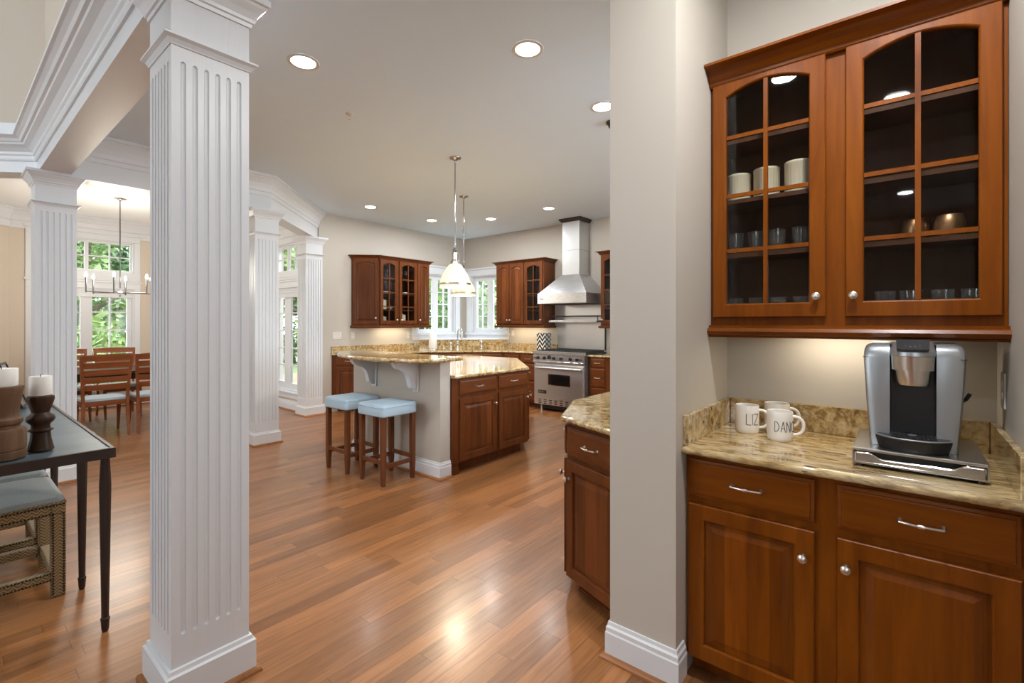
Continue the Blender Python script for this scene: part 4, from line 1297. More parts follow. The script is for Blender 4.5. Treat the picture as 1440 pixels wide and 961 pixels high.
# counter along the left wall, across the corner and up to the range, with its raised ledge
t = thing('countertop', 'golden granite countertop running around the corner sink up to the range', 'countertop', (-6.3, 5.6, 0.884))
OV = 0.028
slab([(XL + 0.001, 3.905), (XL + 0.04, 3.925), (LX + OV, 4.515), (LX + OV, 5.235), (DB[0] + 0.010, YB - CF - OV), (-4.578, YB - CF - OV), (-4.578, YB - 0.001), (XL + 0.001, YB - 0.001)], 0.884, 0.914, 0.012).build('slab', M['granite'], t)
MB().box(XL + 0.001, XL + 0.021, 3.92, 5.655, 0.914, 1.02).build('backsplash', M['granite'], t, 0.002)
MB().box(-5.735, -4.60, YB - 0.021, YB - 0.001, 0.914, 1.02).build('backsplash', M['granite'], t, 0.002)
MB().prism([(XL + 0.001, 5.675), (-5.755, YB - 0.001), (XL + 0.001, YB - 0.001)], 0.914, 1.074).build('raised_ledge', M['granite'], t)
MB().prism([(XL + 0.001, 5.655), (-5.735, YB - 0.001), (XL + 0.001, YB - 0.001)], 1.0745, 1.096).build('ledge_board', M['white'], t, 0.004)
t = thing('countertop', 'granite countertop to the right of the range, ending behind the pillar', 'countertop', (-3.3, 6.5, 0.884))
slab([(-3.632, YB - CF - OV), (XP - 0.001, YB - CF - OV), (XP - 0.001, YB - 0.001), (-3.632, YB - 0.001)], 0.884, 0.914, 0.012).build('slab', M['granite'], t)
MB().box(-3.60, XP - 0.002, YB - 0.021, YB - 0.001, 0.914, 1.02).build('backsplash', M['granite'], t, 0.002)

# sink fittings, parallel to the diagonal
def diag(px, py, u, v):      # u along the diagonal, v towards the corner
    return px + (u - v) * 0.7071, py + (u + v) * 0.7071
FCX, FCY = -6.28, 6.06
t = thing('faucet', 'chrome gooseneck faucet at the corner sink', 'faucet', (FCX, FCY, 0.914))
b = MB().lathe([(0.030, 0), (0.030, 0.006), (0.020, 0.016), (0.017, 0.04), (0.017, 0.12), (0.020, 0.135), (0.016, 0.15), (0.013, 0.16)], (FCX, FCY, 0.9142), 18)
b.build('body', M['chrome'], t)
pts = [(FCX, FCY, 1.07)]
for k in range(13):
    a = math.pi * k / 12
    r = 0.085
    o = r - r * math.cos(a)
    pts.append((FCX + o * 0.78, FCY + o * 0.20 - o * 0.35, 1.20 + r * math.sin(a) * 1.05))
pts.append((pts[-1][0], pts[-1][1], 1.13))
MB().tube(pts, 0.012, 12).build('spout', M['chrome'], t)
x, y = pts[-1][0], pts[-1][1]
MB().lathe([(0.014, 0), (0.016, 0.02), (0.013, 0.045)], (x, y, 1.105), 14).build('spray_head', M['chrome'], t)
x, y = FCX - 0.10, FCY - 0.075
t = thing('lever_valve', 'small chrome lever valve to the left of the gooseneck faucet', 'valve', (x, y, 0.914))
MB().lathe([(0.024, 0), (0.022, 0.012), (0.014, 0.03), (0.013, 0.075), (0.019, 0.095), (0.019, 0.115), (0.008, 0.13), (0.001, 0.132)], (x, y, 0.9142), 16).build('body', M['chrome'], t)
MB().tube([(x, y, 1.035), (x + 0.02, y - 0.03, 1.06), (x + 0.03, y - 0.05, 1.065)], 0.006, 8).build('lever', M['chrome'], t)
x, y = FCX + 0.335, FCY + 0.275
t = thing('side_sprayer', 'chrome side sprayer to the right of the gooseneck faucet', 'sprayer', (x, y, 0.914))
MB().lathe([(0.024, 0), (0.022, 0.012), (0.013, 0.03), (0.014, 0.09), (0.020, 0.12), (0.015, 0.150), (0.001, 0.152)], (x, y, 0.9142), 16).build('body', M['chrome'], t)
MB().tube([(x, y, 1.05), (x - 0.03, y - 0.025, 1.085), (x - 0.04, y - 0.035, 1.08)], [0.012, 0.010, 0.008], 8).build('nozzle', M['chrome'], t)
x, y = FCX - 0.195, FCY - 0.16
t = thing('soap_pump', 'short chrome soap pump between the paper towels and the faucet', 'soap pump', (x, y, 0.914))
MB().lathe([(0.020, 0), (0.018, 0.01), (0.010, 0.02), (0.009, 0.06), (0.013, 0.065), (0.001, 0.070)], (x, y, 0.9142), 14).build('body', M['chrome'], t)
MB().tube([(x, y, 0.975), (x + 0.02, y - 0.03, 0.985), (x + 0.025, y - 0.045, 0.975)], 0.005, 6).build('spout', M['chrome'], t)
x, y = -6.56, 5.71
t = thing('paper_towel_holder', 'upright roll of white paper towels on a chrome stand by the corner window', 'paper towel holder', (x, y, 0.914))
MB().lathe([(0.085, 0), (0.085, 0.008), (0.075, 0.014)], (x, y, 0.9142), 28).build('base', M['chrome'], t)
MB().lathe([(0.021, 0.0), (0.070, 0.0), (0.073, 0.004), (0.073, 0.270), (0.070, 0.275), (0.021, 0.275)], (x, y, 0.930), 32).build('paper_roll', M['paper'], t)
MB().lathe([(0.006, 0), (0.006, 0.300), (0.016, 0.310), (0.016, 0.322), (0.001, 0.330)], (x, y, 0.925), 14).build('rod', M['chrome'], t)

# ------------------------------------------------------------------ kitchen wall cabinets
def contents(kind, x, y, z, label, group, s=1.0):
    b = MB()
    if kind == 'bowl':
        b.lathe([(0.030 * s, 0), (0.034 * s, 0.006), (0.062 * s, 0.050 * s), (0.066 * s, 0.062 * s), (0.062 * s, 0.062 * s), (0.030 * s, 0.012), (0.001, 0.010)], (x, y, z), 24)
        m, c = 'ceramic', 'bowl'
    elif kind == 'jar':
        b.lathe([(0.052 * s, 0), (0.055 * s, 0.006), (0.055 * s, 0.130 * s), (0.050 * s, 0.140 * s), (0.058 * s, 0.142 * s), (0.058 * s, 0.156 * s), (0.012, 0.160 * s), (0.012, 0.172 * s), (0.001, 0.174 * s)], (x, y, z), 24)
        m, c = 'cream', 'jar'
    elif kind == 'plate':
        b.lathe([(0.05, 0), (0.085, 0.010), (0.088, 0.012)] + [(0.088 - 0.001 * (k % 2), 0.012 + 0.005 * k) for k in range(1, 6)] + [(0.05, 0.036), (0.001, 0.035)], (x, y, z), 28)
        m, c = 'ceramic', 'plate stack'
    else:
        b.lathe([(0.028, 0), (0.004, 0.006), (0.004, 0.06), (0.030, 0.085), (0.034, 0.115), (0.028, 0.150), (0.026, 0.150), (0.031, 0.115), (0.001, 0.068)], (x, y, z), 18)
        m, c = 'tumbler', 'wine glass'
    names = {'bowl': 'bowl', 'jar': 'jar', 'plate': 'plate_stack', 'goblet': 'wine_glass'}
    return tag(b.build(names[kind], M[m]), label, c, group)

KZ0, KZ1 = 1.345, 2.47
UD = 0.33
UX = XL + UD
# left wall: angled solid door, two glass doors, one solid door
t = cabinet('cherry wall cabinet with an angled end and two glass doors, left of the corner window', (UX, 4.575, 0), math.radians(90), None, 'cabinet', 'wall_cabinet')
b = MB()
b.prism([(XL + 0.001, 4.275), (XL + 0.03, 4.275), (UX, 4.575), (UX - 0.02, 4.595), (XL + 0.001, 4.595)], KZ0, KZ1)
b.box(XL + 0.001, UX, 5.345, 5.625, KZ0, KZ1)
b.build('carcass', W_('cherry'), t)
open_carcass(t, 0.02, 0.770, KZ0, KZ1, UD - 0.003, [1.615, 1.875, 2.13], mull=[(0.345, 0.400)])
LU = math.hypot(UX - XL - 0.03, 0.30)
FA = Matrix.Rotation(math.radians(-45), 4, 'Z') @ Matrix.Translation((-LU, 0, 0))
door(t, 0.012, LU - 0.018, 1.372, 2.430, FA, False, 0.035, knob_at=(LU - 0.05, 1.47), stile=0.05)
door(t, 0.012, 0.352, 1.372, 2.430, CAB_I, True, 0.04, stile=0.055, knob_at=(0.325, 1.44))
door(t, 0.390, 0.757, 1.372, 2.430, CAB_I, True, 0.04, stile=0.055, knob_at=(0.420, 1.44))
door(t, 0.785, 1.035, 1.372, 2.430, CAB_I, False, 0.03, stile=0.05, knob_at=(0.812, 1.44))
cpath = [(XL + 0.002, 4.272), (XL + 0.03, 4.272), (UX + 0.003, 4.574), (UX + 0.003, 5.628), (XL + 0.002, 5.628)]
MB().sweep(cpath, [(o * 0.75, 2.485 + h * 0.75) for o, h in CROWN]).build('crown_moulding', W_('cherry_h'), t)
MB().sweep(cpath, [(o, 1.350 + h * 0.8) for o, h in RAIL]).build('light_rail', W_('cherry_h'), t)
MB().box(XL + 0.12, XL + 0.15, 4.75, 5.30, 1.332, 1.3445).build('under_cabinet_light', M['strip'], t)
area_light('under_cabinet_glow', (XL + 0.15, 5.02, 1.325), (0, 0, 0), 0.03, 0.6, UNDER_CABINET_W, (1.0, 0.82, 0.58))
g1 = 'dishes in the left kitchen glass cabinet'
contents('jar', XL + 0.24, 4.72, 1.3645, 'cream jar at the bottom of the left glass door, left kitchen cabinet', g1, 0.8)
contents('jar', XL + 0.24, 5.10, 1.3645, 'large cream jar at the bottom of the right glass door, left kitchen cabinet', g1, 1.05)
contents('jar', XL + 0.24, 4.71, 1.6155, 'cream jar on the lowest shelf of the left glass door, left kitchen cabinet', g1, 1.0)
contents('bowl', XL + 0.24, 4.85, 1.6155, 'small white bowl on the lowest shelf, left kitchen cabinet', g1, 0.7)
contents('plate', XL + 0.24, 4.75, 1.8755, 'stack of white plates behind the left glass door, left kitchen cabinet', g1)
contents('plate', XL + 0.24, 5.13, 1.8755, 'stack of white plates behind the right glass door, left kitchen cabinet', g1)
for i, (y, w) in enumerate(((4.70, 'far left'), (4.80, 'middle left'), (5.08, 'middle right'), (5.18, 'far right'))):
    contents('goblet', XL + 0.24, y, 2.1305, 'wine glass on the top shelf of the left kitchen cabinet, %s' % w, g1)

# back wall, right of the window: two solid doors and one glass door
t = cabinet('cherry wall cabinet between the corner window and the steel hood', (-5.715, YB - UD, 0), 0, None, 'cabinet', 'wall_cabinet')
WB = 1.06
MB().box(0.0, 0.655, 0.0, UD - 0.002, KZ0, KZ1).build('carcass', W_('cherry'), t, 0, False)
open_carcass(t, 0.640, WB, KZ0, KZ1, UD - 0.002, [1.615, 1.875, 2.13])
door(t, 0.012, 0.305, 1.372, 2.430, CAB_I, False, 0.035, knob_at=(0.280, 1.44), stile=0.05)
door(t, 0.318, 0.625, 1.372, 2.430, CAB_I, False, 0.035, knob_at=(0.343, 1.44), stile=0.05)
door(t, 0.655, 1.035, 1.372, 2.430, CAB_I, True, 0.04, knob_at=(1.01, 1.44), stile=0.06)
mould(t, 'crown_moulding', [(-0.002, UD - 0.002), (-0.002, -0.003), (WB + 0.002, -0.003), (WB + 0.002, UD - 0.002)], [(o * 0.75, h * 0.75) for o, h in CROWN], 2.485)
mould(t, 'light_rail', [(-0.002, UD - 0.002), (-0.002, -0.003), (WB + 0.002, -0.003), (WB + 0.002, UD - 0.002)], [(o, h * 0.8) for o, h in RAIL], 1.350)
MB().box(0.15, 0.90, 0.16, 0.19, 1.332, 1.3445).build('under_cabinet_light', M['strip'], t, 0, False)
area_light('under_cabinet_glow', (-5.20, YB - 0.15, 1.325), (0, 0, 0), 0.7, 0.03, UNDER_CABINET_W, (1.0, 0.82, 0.58))
g2 = 'dishes in the glass cabinet left of the hood'
contents('bowl', -4.90, 6.65, 1.3645, 'white bowl at the bottom of the glass door left of the hood', g2, 0.9)
contents('bowl', -4.79, 6.65, 1.6155, 'white bowl on the lowest shelf of the glass door left of the hood', g2, 0.8)
contents('jar', -4.80, 6.66, 1.8755, 'cream jar on the middle shelf of the glass door left of the hood', g2, 0.7)
contents('goblet', -4.93, 6.66, 2.1305, 'wine glass on the top shelf of the glass door left of the hood', g2)

t = cabinet('cherry glass-door wall cabinet right of the steel hood, cut off by the pillar', (-3.585, YB - UD, 0), 0, None, 'cabinet', 'wall_cabinet')
open_carcass(t, 0.0, 0.46, KZ0, KZ1, UD - 0.002, [1.615, 1.875, 2.13])
MB().box(0.46, 2.60, 0.0, UD - 0.002, KZ0, KZ1).build('carcass', W_('cherry'), t, 0, False)
door(t, 0.012, 0.43, 1.372, 2.430, CAB_I, True, 0.04, knob_at=(0.04, 1.44), stile=0.06)
for k in range(4):
    door(t, 0.475 + k * 0.525, 0.985 + k * 0.525, 1.372, 2.430, CAB_I, False, 0.035, knob_at=(0.51 + k * 0.525, 1.44))
mould(t, 'crown_moulding', [(-0.002, UD - 0.002), (-0.002, -0.003), (2.60, -0.003)], [(o * 0.75, h * 0.75) for o, h in CROWN], 2.485)
mould(t, 'light_rail', [(-0.002, UD - 0.002), (-0.002, -0.003), (2.60, -0.003)], [(o, h * 0.8) for o, h in RAIL], 1.350)
contents('jar', -3.45, 6.66, 1.6155, 'cream jar in the glass cabinet right of the hood', None, 0.9)

# ------------------------------------------------------------------ range
RX0, RX1, RY = -4.575, -3.637, 6.115
t = thing('range', 'stainless steel professional range with black knobs under the hood', 'range', ((RX0 + RX1) / 2, RY, 0))
b = MB().box(RX0, RX1, RY, YB - 0.03, 0.105, 0.905)
b.build('body', M['steel'], t)
b = MB()
pp = [(RY + 0.02, 0.760), (RY - 0.035, 0.770), (RY - 0.035, 0.790), (RY - 0.030, 0.795), (RY - 0.030, 0.890), (RY - 0.045, 0.905), (RY - 0.045, 0.940), (RY - 0.030, 0.948), (RY + 0.02, 0.948)]
b.rings([[(RX0, y, z) for y, z in pp], [(RX1, y, z) for y, z in pp]], True, True, True, False)
b.build('control_panel', M['steel_h'], t)
for x, z, r in ((-4.475, 0.842, 0.023), (-4.352, 0.842, 0.023), (-4.262, 0.858, 0.027), (-4.172, 0.845, 0.023), (-4.040, 0.842, 0.023), (-3.875, 0.842, 0.023), (-3.755, 0.842, 0.023), (-3.690, 0.846, 0.012), (-4.525, 0.842, 0.010)):
    b = MB().lathe([(r * 1.15, 0), (r * 1.1, 0.006), (r * 0.8, 0.008), (r * 0.72, 0.030), (r * 0.6, 0.034), (0.0005, 0.034)], (x, RY - 0.031, z), 18, '-y')
    b.box(x - 0.004, x + 0.004, RY - 0.075, RY - 0.062, z - r * 0.9, z + r * 0.9)
    b.build('knob', M['black'], t)
dr = MB().box(RX0 + 0.055, RX1 - 0.015, RY - 0.035, RY - 0.0005, 0.215, 0.738).build('oven_door', M['steel'], t, 0.004)
MB().box(-4.290, -3.875, RY - 0.0365, RY - 0.0345, 0.420, 0.600).build('window_trim', M['chrome'], dr, 0.001)
MB().box(-4.275, -3.890, RY - 0.0385, RY - 0.0340, 0.432, 0.588).build('window', M['darkglass'], dr, 0.001)
b = MB().tube([(RX0 + 0.075, RY - 0.075, 0.690), (RX1 - 0.03, RY - 0.075, 0.690)], 0.015, 12)
for x in (RX0 + 0.10, RX1 - 0.055): b.box(x - 0.012, x + 0.012, RY - 0.075, RY - 0.034, 0.682, 0.698)
b.build('handle', M['steel_h'], dr)
bd = MB().box(-4.470, -4.315, RY - 0.039, RY - 0.0345, 0.283, 0.335).build('badge', M['black'], dr, 0.002)
b = MB(); u = 0
for ch in 'VIKING':
    for s_ in STROKES[ch]: b.tube([(-4.452 + (u + px) * 0.0255, RY - 0.0395, 0.298 + pz * 0.022) for px, pz in s_], 0.0017, 5)
    u += WIDTH.get(ch, 0.62) + 0.32
b.build('badge_lettering', M['chrome'], dr)
k = MB().box(RX0 + 0.055, RX1 - 0.015, RY - 0.02, RY - 0.0005, 0.108, 0.205).build('kick_panel', M['steel_h'], t, 0.002)
b = MB()
for i in range(8):
    for j in range(3):
        x = RX0 + 0.10 + i * 0.100
        b.box(x, x + 0.055, RY - 0.0225, RY - 0.0195, 0.122 + j * 0.027, 0.134 + j * 0.027)
b.build('vent_slots', M['black'], t)
for xa, xb in ((RX0 + 0.03, RX0 + 0.052), (RX1 - 0.013, RX1)):
    MB().box(xa, xb, RY - 0.018, RY - 0.0005, 0.108, 0.755).build('side_trim', M['steel'], t)
for x in (RX0 + 0.12, RX1 - 0.10):
    for y in (RY + 0.03, YB - 0.12):
        MB().lathe([(0.022, 0), (0.020, 0.015), (0.015, 0.03), (0.015, 0.106)], (x, y, 0), 12).build('leg', M['steel'], t)
MB().box(RX0 + 0.02, RX1 - 0.02, RY + 0.10, YB - 0.10, 0.02, 0.1045).build('underside', M['black'], t)
MB().box(RX0 + 0.01, RX1 - 0.01, RY + 0.022, YB - 0.04, 0.9055, 0.930).build('cooktop', M['iron'], t)
for i in range(3):
    b = MB()
    xa = RX0 + 0.02 + i * 0.30; xb = xa + 0.288
    for y in (RY + 0.04, RY + 0.19, RY + 0.34, RY + 0.49, RY + 0.62): b.box(xa, xb, y, y + 0.012, 0.945, 0.962)
    for x in (xa, (xa + xb) / 2 - 0.006, xb - 0.012): b.box(x, x + 0.012, RY + 0.04, RY + 0.632, 0.931, 0.957)
    b.build('grate', M['iron'], t)
    for y in (RY + 0.185, RY + 0.48):
        MB().lathe([(0.045, 0), (0.045, 0.012), (0.030, 0.018), (0.001, 0.018)], ((xa + xb) / 2, y, 0.9302), 18).build('burner', M['iron'], t)

# steel panel with warming shelf behind the range, and the hood
t = thing('range_backguard', 'stainless steel panel with a shelf between the range and hood', 'backsplash', (-4.1, YB, 0.95))
MB().box(-4.590, -3.690, YB - 0.012, YB - 0.001, 0.952, 1.69).build('panel', M['steel'], t)
MB().box(-3.688, -3.668, YB - 0.02, YB - 0.001, 0.952, 1.69).build('edge_trim', M['black'], t)
MB().box(-4.610, -3.700, YB - 0.255, YB - 0.0125, 1.400, 1.434).build('shelf', M['steel_h'], t, 0.003)
b = MB().tube([(-4.60, YB - 0.03, 1.50), (-4.60, YB - 0.20, 1.50), (-3.71, YB - 0.20, 1.50), (-3.71, YB - 0.03, 1.50)], 0.010, 8)
for x in (-4.60, -3.71): b.tube([(x, YB - 0.20, 1.50), (x, YB - 0.20, 1.433)], 0.008, 8)
b.build('shelf_rail', M['darkmetal'], t)

HX0, HX1, HY = -4.590, -3.680, 6.215
HB = YB - 0.002
t = thing('range_hood', 'stainless steel chimney hood over the range', 'range hood', (-4.13, YB, 1.70))
b = MB().box(HX0, HX1, HY, HB, 1.698, 1.856)
b.build('lip', M['steel_h'], t, 0.003)
CX0, CX1, CY = -4.295, -3.975, 6.50
R4 = lambda x0, x1, y0, z: [(x0, y0, z), (x1, y0, z), (x1, HB, z), (x0, HB, z)]
MB().rings([R4(HX0 + 0.004, HX1 - 0.004, HY + 0.004, 1.8565), R4(CX0 - 0.01, CX1 + 0.01, CY - 0.01, 2.170)], True, True, True, False).build('canopy', M['steel_h'], t)
MB().box(CX0, CX1, CY, HB, 2.1705, 3.035).build('chimney', M['steel'], t)
MB().box(CX0 - 0.002, CX1 + 0.002, CY - 0.002, HB, 2.56, 2.563).build('chimney_joint', M['darkmetal'], t)
MB().sweep([(CX0, HB), (CX0, CY), (CX1, CY), (CX1, HB)], [(0, 3.022), (0.010, 3.022), (0.016, 3.034), (0.032, 3.050), (0.042, 3.056), (0.042, 3.079), (0, 3.079)]).build('crown', M['darkmetal'], t)
b = MB().tube([(-4.505 + 0.030 * math.cos(k * math.pi / 8), HY - 0.002, 1.775 + 0.012 * math.sin(k * math.pi / 8)) for k in range(17)], 0.003, 6)
b.tube([(-4.528, HY - 0.002, 1.775), (-4.482, HY - 0.002, 1.775)], 0.0025, 6)
b.build('emblem', M['darkmetal'], t)
MB().box(HX0 + 0.05, HX1 - 0.05, HY + 0.05, HB - 0.06, 1.690, 1.6975).build('filter', M['darkmetal'], t)

# patterned canister beside the range
t = thing('canister', 'square canister in a bold black and white pattern left of the range', 'canister', (-4.735, 6.60, 0.914), math.radians(0))
MB().box(-0.088, 0.088, -0.088, 0.088, 0.0004, 0.275).build('body', M['pattern'], t, 0.006, False)
MB().box(-0.092, 0.092, -0.092, 0.092, 0.2755, 0.305).build('lid', M['pattern'], t, 0.006, False)

# ------------------------------------------------------------------ ceiling: downlights, pendants, sprinklers
def downlight(x, y, label, group='recessed lights in the kitchen ceiling', watts=DOWNLIGHT_W, spread=180):
    t = thing('recessed_light', label, 'ceiling light', (x, y, CEIL), 0, group)
    b = MB().lathe([(0.098, -0.0005), (0.098, -0.005), (0.090, -0.008), (0.076, -0.006), (0.074, -0.002)], (x, y, CEIL), 32, cap0=False, cap1=False)
    b.build('trim_ring', M['plate'], t)
    MB().lathe([(0.075, -0.002), (0.070, -0.0045), (0.001, -0.005)], (x, y, CEIL), 28).build('lens', M['lamp'], t)
    area_light('downlight', (x, y, CEIL - 0.02), (0, 0, 0), 0.15, 0, watts, (0.96, 0.98, 1.0), spread)
downlight(-2.99, 1.51, 'recessed ceiling light just right of the big white column', watts=16)
downlight(-1.785, 2.317, 'largest recessed ceiling light, in front of the grey pillar top', watts=9)
downlight(-1.808, 3.308, 'recessed ceiling light half hidden by the edge of the grey pillar', watts=12)
downlight(-5.98, 4.02, 'small far recessed ceiling light nearest the white columns', watts=5)
downlight(-5.99, 5.19, 'small far recessed ceiling light just left of the pendant rods', watts=DOWNLIGHT_W * 1.3)
downlight(-5.17, 5.73, 'small far recessed ceiling light just right of the pendant rods', watts=DOWNLIGHT_W * 2.1)
downlight(-4.03, 5.74, 'small far recessed ceiling light beside the hood chimney', watts=DOWNLIGHT_W * 1.6)
downlight(-0.63, 0.75, 'recessed ceiling light before the nook, mirrored in the left glass door', 'recessed lights in the hall', 3.0)
downlight(0.0, 1.40, 'added unseen ceiling light close in front of the nook, above the frame', 'recessed lights in the hall', 19.0)  # added lamp out of view, brightens the nook and its wall cabinet
downlight(-0.04, -0.10, 'recessed ceiling light in the hall, mirrored in the right glass door', 'recessed lights in the hall', HALL_W)
downlight(0.02, -3.50, 'farther recessed ceiling light in the hall, mirrored lower in the right glass door', 'recessed lights in the hall', HALL_W)

def sprinkler(x, y, label):
    t = thing('fire_sprinkler', label, 'sprinkler', (x, y, CEIL), 0, 'sprinklers on the kitchen ceiling')
    MB().lathe([(0.034, 0), (0.033, -0.004), (0.016, -0.012), (0.012, -0.014)], (x, y, CEIL), 24).build('escutcheon', M['plate'], t)
    b = MB().tube([(x - 0.010, y, CEIL - 0.012), (x - 0.011, y, CEIL - 0.035), (x, y, CEIL - 0.045)], 0.0025, 6).tube([(x + 0.010, y, CEIL - 0.012), (x + 0.011, y, CEIL - 0.035), (x, y, CEIL - 0.045)], 0.0025, 6)
    b.lathe([(0.014, -0.045), (0.014, -0.048), (0.001, -0.050)], (x, y, CEIL), 16).lathe([(0.005, -0.012), (0.005, -0.022), (0.001, -0.024)], (x, y, CEIL), 10)
    b.build('head', M['plate'], t)
sprinkler(-3.444, 2.123, 'small fire sprinkler on the near ceiling, between the big column and pendant')
sprinkler(-6.197, 6.10, 'small fire sprinkler on the far ceiling behind the pendant rods')

t = thing('ceiling_sensor', 'small dark fixture on the ceiling half hidden by the top of the grey pillar', 'sensor', (-1.88, 3.62, CEIL))
MB().lathe([(0.060, 0), (0.060, -0.012), (0.048, -0.018)], (-1.88, 3.62, CEIL), 24).build('base', M['black'], t)
MB().lathe([(0.046, -0.018), (0.044, -0.035), (0.030, -0.052), (0.001, -0.060)], (-1.88, 3.62, CEIL), 24).build('dome', M['darkglass'], t)

def pendant(x, y, label):
    t = thing('pendant_light', label, 'pendant light', (x, y, CEIL), 0, 'milk glass pendants over the island')
    MB().lathe([(0.062, 0), (0.062, -0.006), (0.056, -0.014), (0.026, -0.022), (0.016, -0.034), (0.012, -0.046)], (x, y, CEIL), 28).build('canopy', M['rod'], t)
    MB().tube([(x, y, CEIL - 0.045), (x, y, 2.205)], 0.0075, 10).build('rod', M['rod'], t)
    b = MB().lathe([(0.009, 2.215), (0.012, 2.205), (0.009, 2.190), (0.006, 2.180)], (x, y, 0), 14)
    b.tube([(x - 0.006, y, 2.19), (x - 0.012, y, 2.165), (x + 0.004, y - 0.004, 2.150), (x + 0.012, y, 2.128), (x, y, 2.110)], 0.006, 8)
    b.lathe([(0.022, 0), (0.024, 0.006), (0.010, 0.014), (0.018, 0.022)], (x + 0.012, y - 0.01, 2.13), 12, '-y')
    b.build('knuckle', M['rod'], t)
    MB().lathe([(0.008, 2.118), (0.032, 2.112), (0.036, 2.100), (0.036, 2.045), (0.042, 2.032), (0.050, 2.012), (0.052, 1.992)], (x, y, 0), 28).build('socket_cup', M['nickel'], t)
    MB().lathe([(0.048, 1.996), (0.064, 1.982), (0.092, 1.943), (0.118, 1.902), (0.138, 1.864), (0.152, 1.822), (0.158, 1.785), (0.159, 1.758), (0.156, 1.754), (0.154, 1.760), (0.148, 1.822), (0.132, 1.864), (0.112, 1.900), (0.086, 1.938), (0.046, 1.985)], (x, y, 0), 40, cap0=False, cap1=False).build('shade', M['shadeglass'], t)
    MB().lathe([(0.1575, 1.800), (0.1620, 1.797), (0.1630, 1.782), (0.1610, 1.778), (0.1580, 1.780)], (x, y, 0), 40, cap0=False, cap1=False).build('band', M['nickel'], t)
    MB().lathe([(0.001, 1.86), (0.024, 1.865), (0.030, 1.89), (0.020, 1.93), (0.014, 1.97), (0.001, 1.975)], (x, y, 0), 16).build('bulb', M['lamp'], t)
    area_light('pendant_glow', (x, y, 1.79), (0, 0, 0), 0.20, 0, PENDANT_W, (1.0, 0.86, 0.66))
pendant(-3.534, 3.374, 'larger, nearer milk glass pendant lamp with a chrome rod over the island')
pendant(-4.519, 4.470, 'smaller, farther milk glass pendant lamp partly hidden by the near one')

# ------------------------------------------------------------------ foyer: console table, candle holders, ottomans
t = thing('console_table', 'long dark zinc-topped console table with thin tapered metal legs', 'console table', (-3.78, 0.29, 0))
TX0, TX1, TY0, TY1 = -4.80, -2.755, 0.06, 0.515
MB().box(TX0, TX1, TY0, TY1, 0.792, 0.826).build('top', M['zinc'], t, 0.004)
MB().sweep([(TX0, TY0), (TX1, TY0), (TX1, TY1), (TX0, TY1)], [(0, 0.786), (0.004, 0.786), (0.004, 0.829), (0, 0.831), (-0.012, 0.831), (-0.012, 0.8265), (0, 0.8262)], True).build('rim', M['darkmetal'], t)
for x in (-2.785, -3.320, -4.235, -4.770):
    for y in (0.092, 0.487):
        b = MB()
        rr = []
        for z, w in ((0.0, 0.010), (0.012, 0.013), (0.052, 0.0150), (0.055, 0.0165), (0.062, 0.0165), (0.064, 0.0125), (0.35, 0.0165), (0.655, 0.0205), (0.690, 0.0195), (0.792, 0.0150)):
            q = w * 0.45
            rr.append([(x + w, y - q, z), (x + w, y + q, z), (x + q, y + w, z), (x - q, y + w, z), (x - w, y + q, z), (x - w, y - q, z), (x - q, y - w, z), (x + q, y - w, z)])
        b.rings(rr, True, True, True, False)
        b.build('leg', M['darkmetal'], t)

def holder(x, y, prof, label, m, sq=1.0):
    b = MB().lathe(prof, (x, y, 0.8318), 36)
    return tag(b.build('candle_holder', M[m]), label, 'candle holder', 'turned wooden candle holders on the console table')
def candle(x, y, z, r, h, label):
    t = thing('candle', label, 'candle', (x, y, z), 0, 'white pillar candles on the console table')
    MB().lathe([(r * 0.97, 0.0004), (r, 0.004), (r, h - 0.004), (r * 0.96, h), (r * 0.6, h - 0.004), (0.001, h - 0.005)], (x, y, z), 36).build('wax_body', M['wax'], t)
    MB().tube([(x, y, z + h - 0.006), (x + 0.002, y, z + h + 0.008)], 0.0015, 6).build('wick', M['ink'], t)
SX, SY = -2.944, 0.295
k_ = 0.70
holder(SX, SY, [(r * k_ if r > 0.002 else r, z) for r, z in [(0.060, 0), (0.064, 0.004), (0.062, 0.010), (0.050, 0.050), (0.046, 0.080), (0.050, 0.084), (0.062, 0.088), (0.062, 0.091), (0.046, 0.098), (0.044, 0.110), (0.050, 0.118), (0.064, 0.128), (0.069, 0.140), (0.064, 0.152), (0.046, 0.162), (0.042, 0.168),
       (0.048, 0.182), (0.060, 0.210), (0.066, 0.226), (0.064, 0.238), (0.054, 0.243), (0.001, 0.243)]], 'smaller dark turned wooden candle holder nearest the table corner', 'darkwood')
candle(SX, SY, 0.8318 + 0.243, 0.038, 0.084, 'white pillar candle on the smaller dark candle holder')
GX, GY = -2.887, 0.173
k_ = 0.75
holder(GX, GY, [(r * k_ if r > 0.002 else r, z) for r, z in [(0.098, 0), (0.100, 0.004), (0.101, 0.030), (0.097, 0.032), (0.097, 0.036), (0.101, 0.038), (0.101, 0.110), (0.096, 0.120), (0.076, 0.126), (0.074, 0.136), (0.080, 0.140), (0.086, 0.150), (0.084, 0.162), (0.074, 0.168), (0.070, 0.176),
       (0.072, 0.200), (0.082, 0.260), (0.090, 0.292), (0.088, 0.298), (0.070, 0.299), (0.001, 0.299)]], 'larger worn turned wooden candle holder cut off by the left edge', 'oldwood')
candle(GX, GY, 0.8318 + 0.299, 0.050, 0.074, 'white pillar candle on the larger worn candle holder')

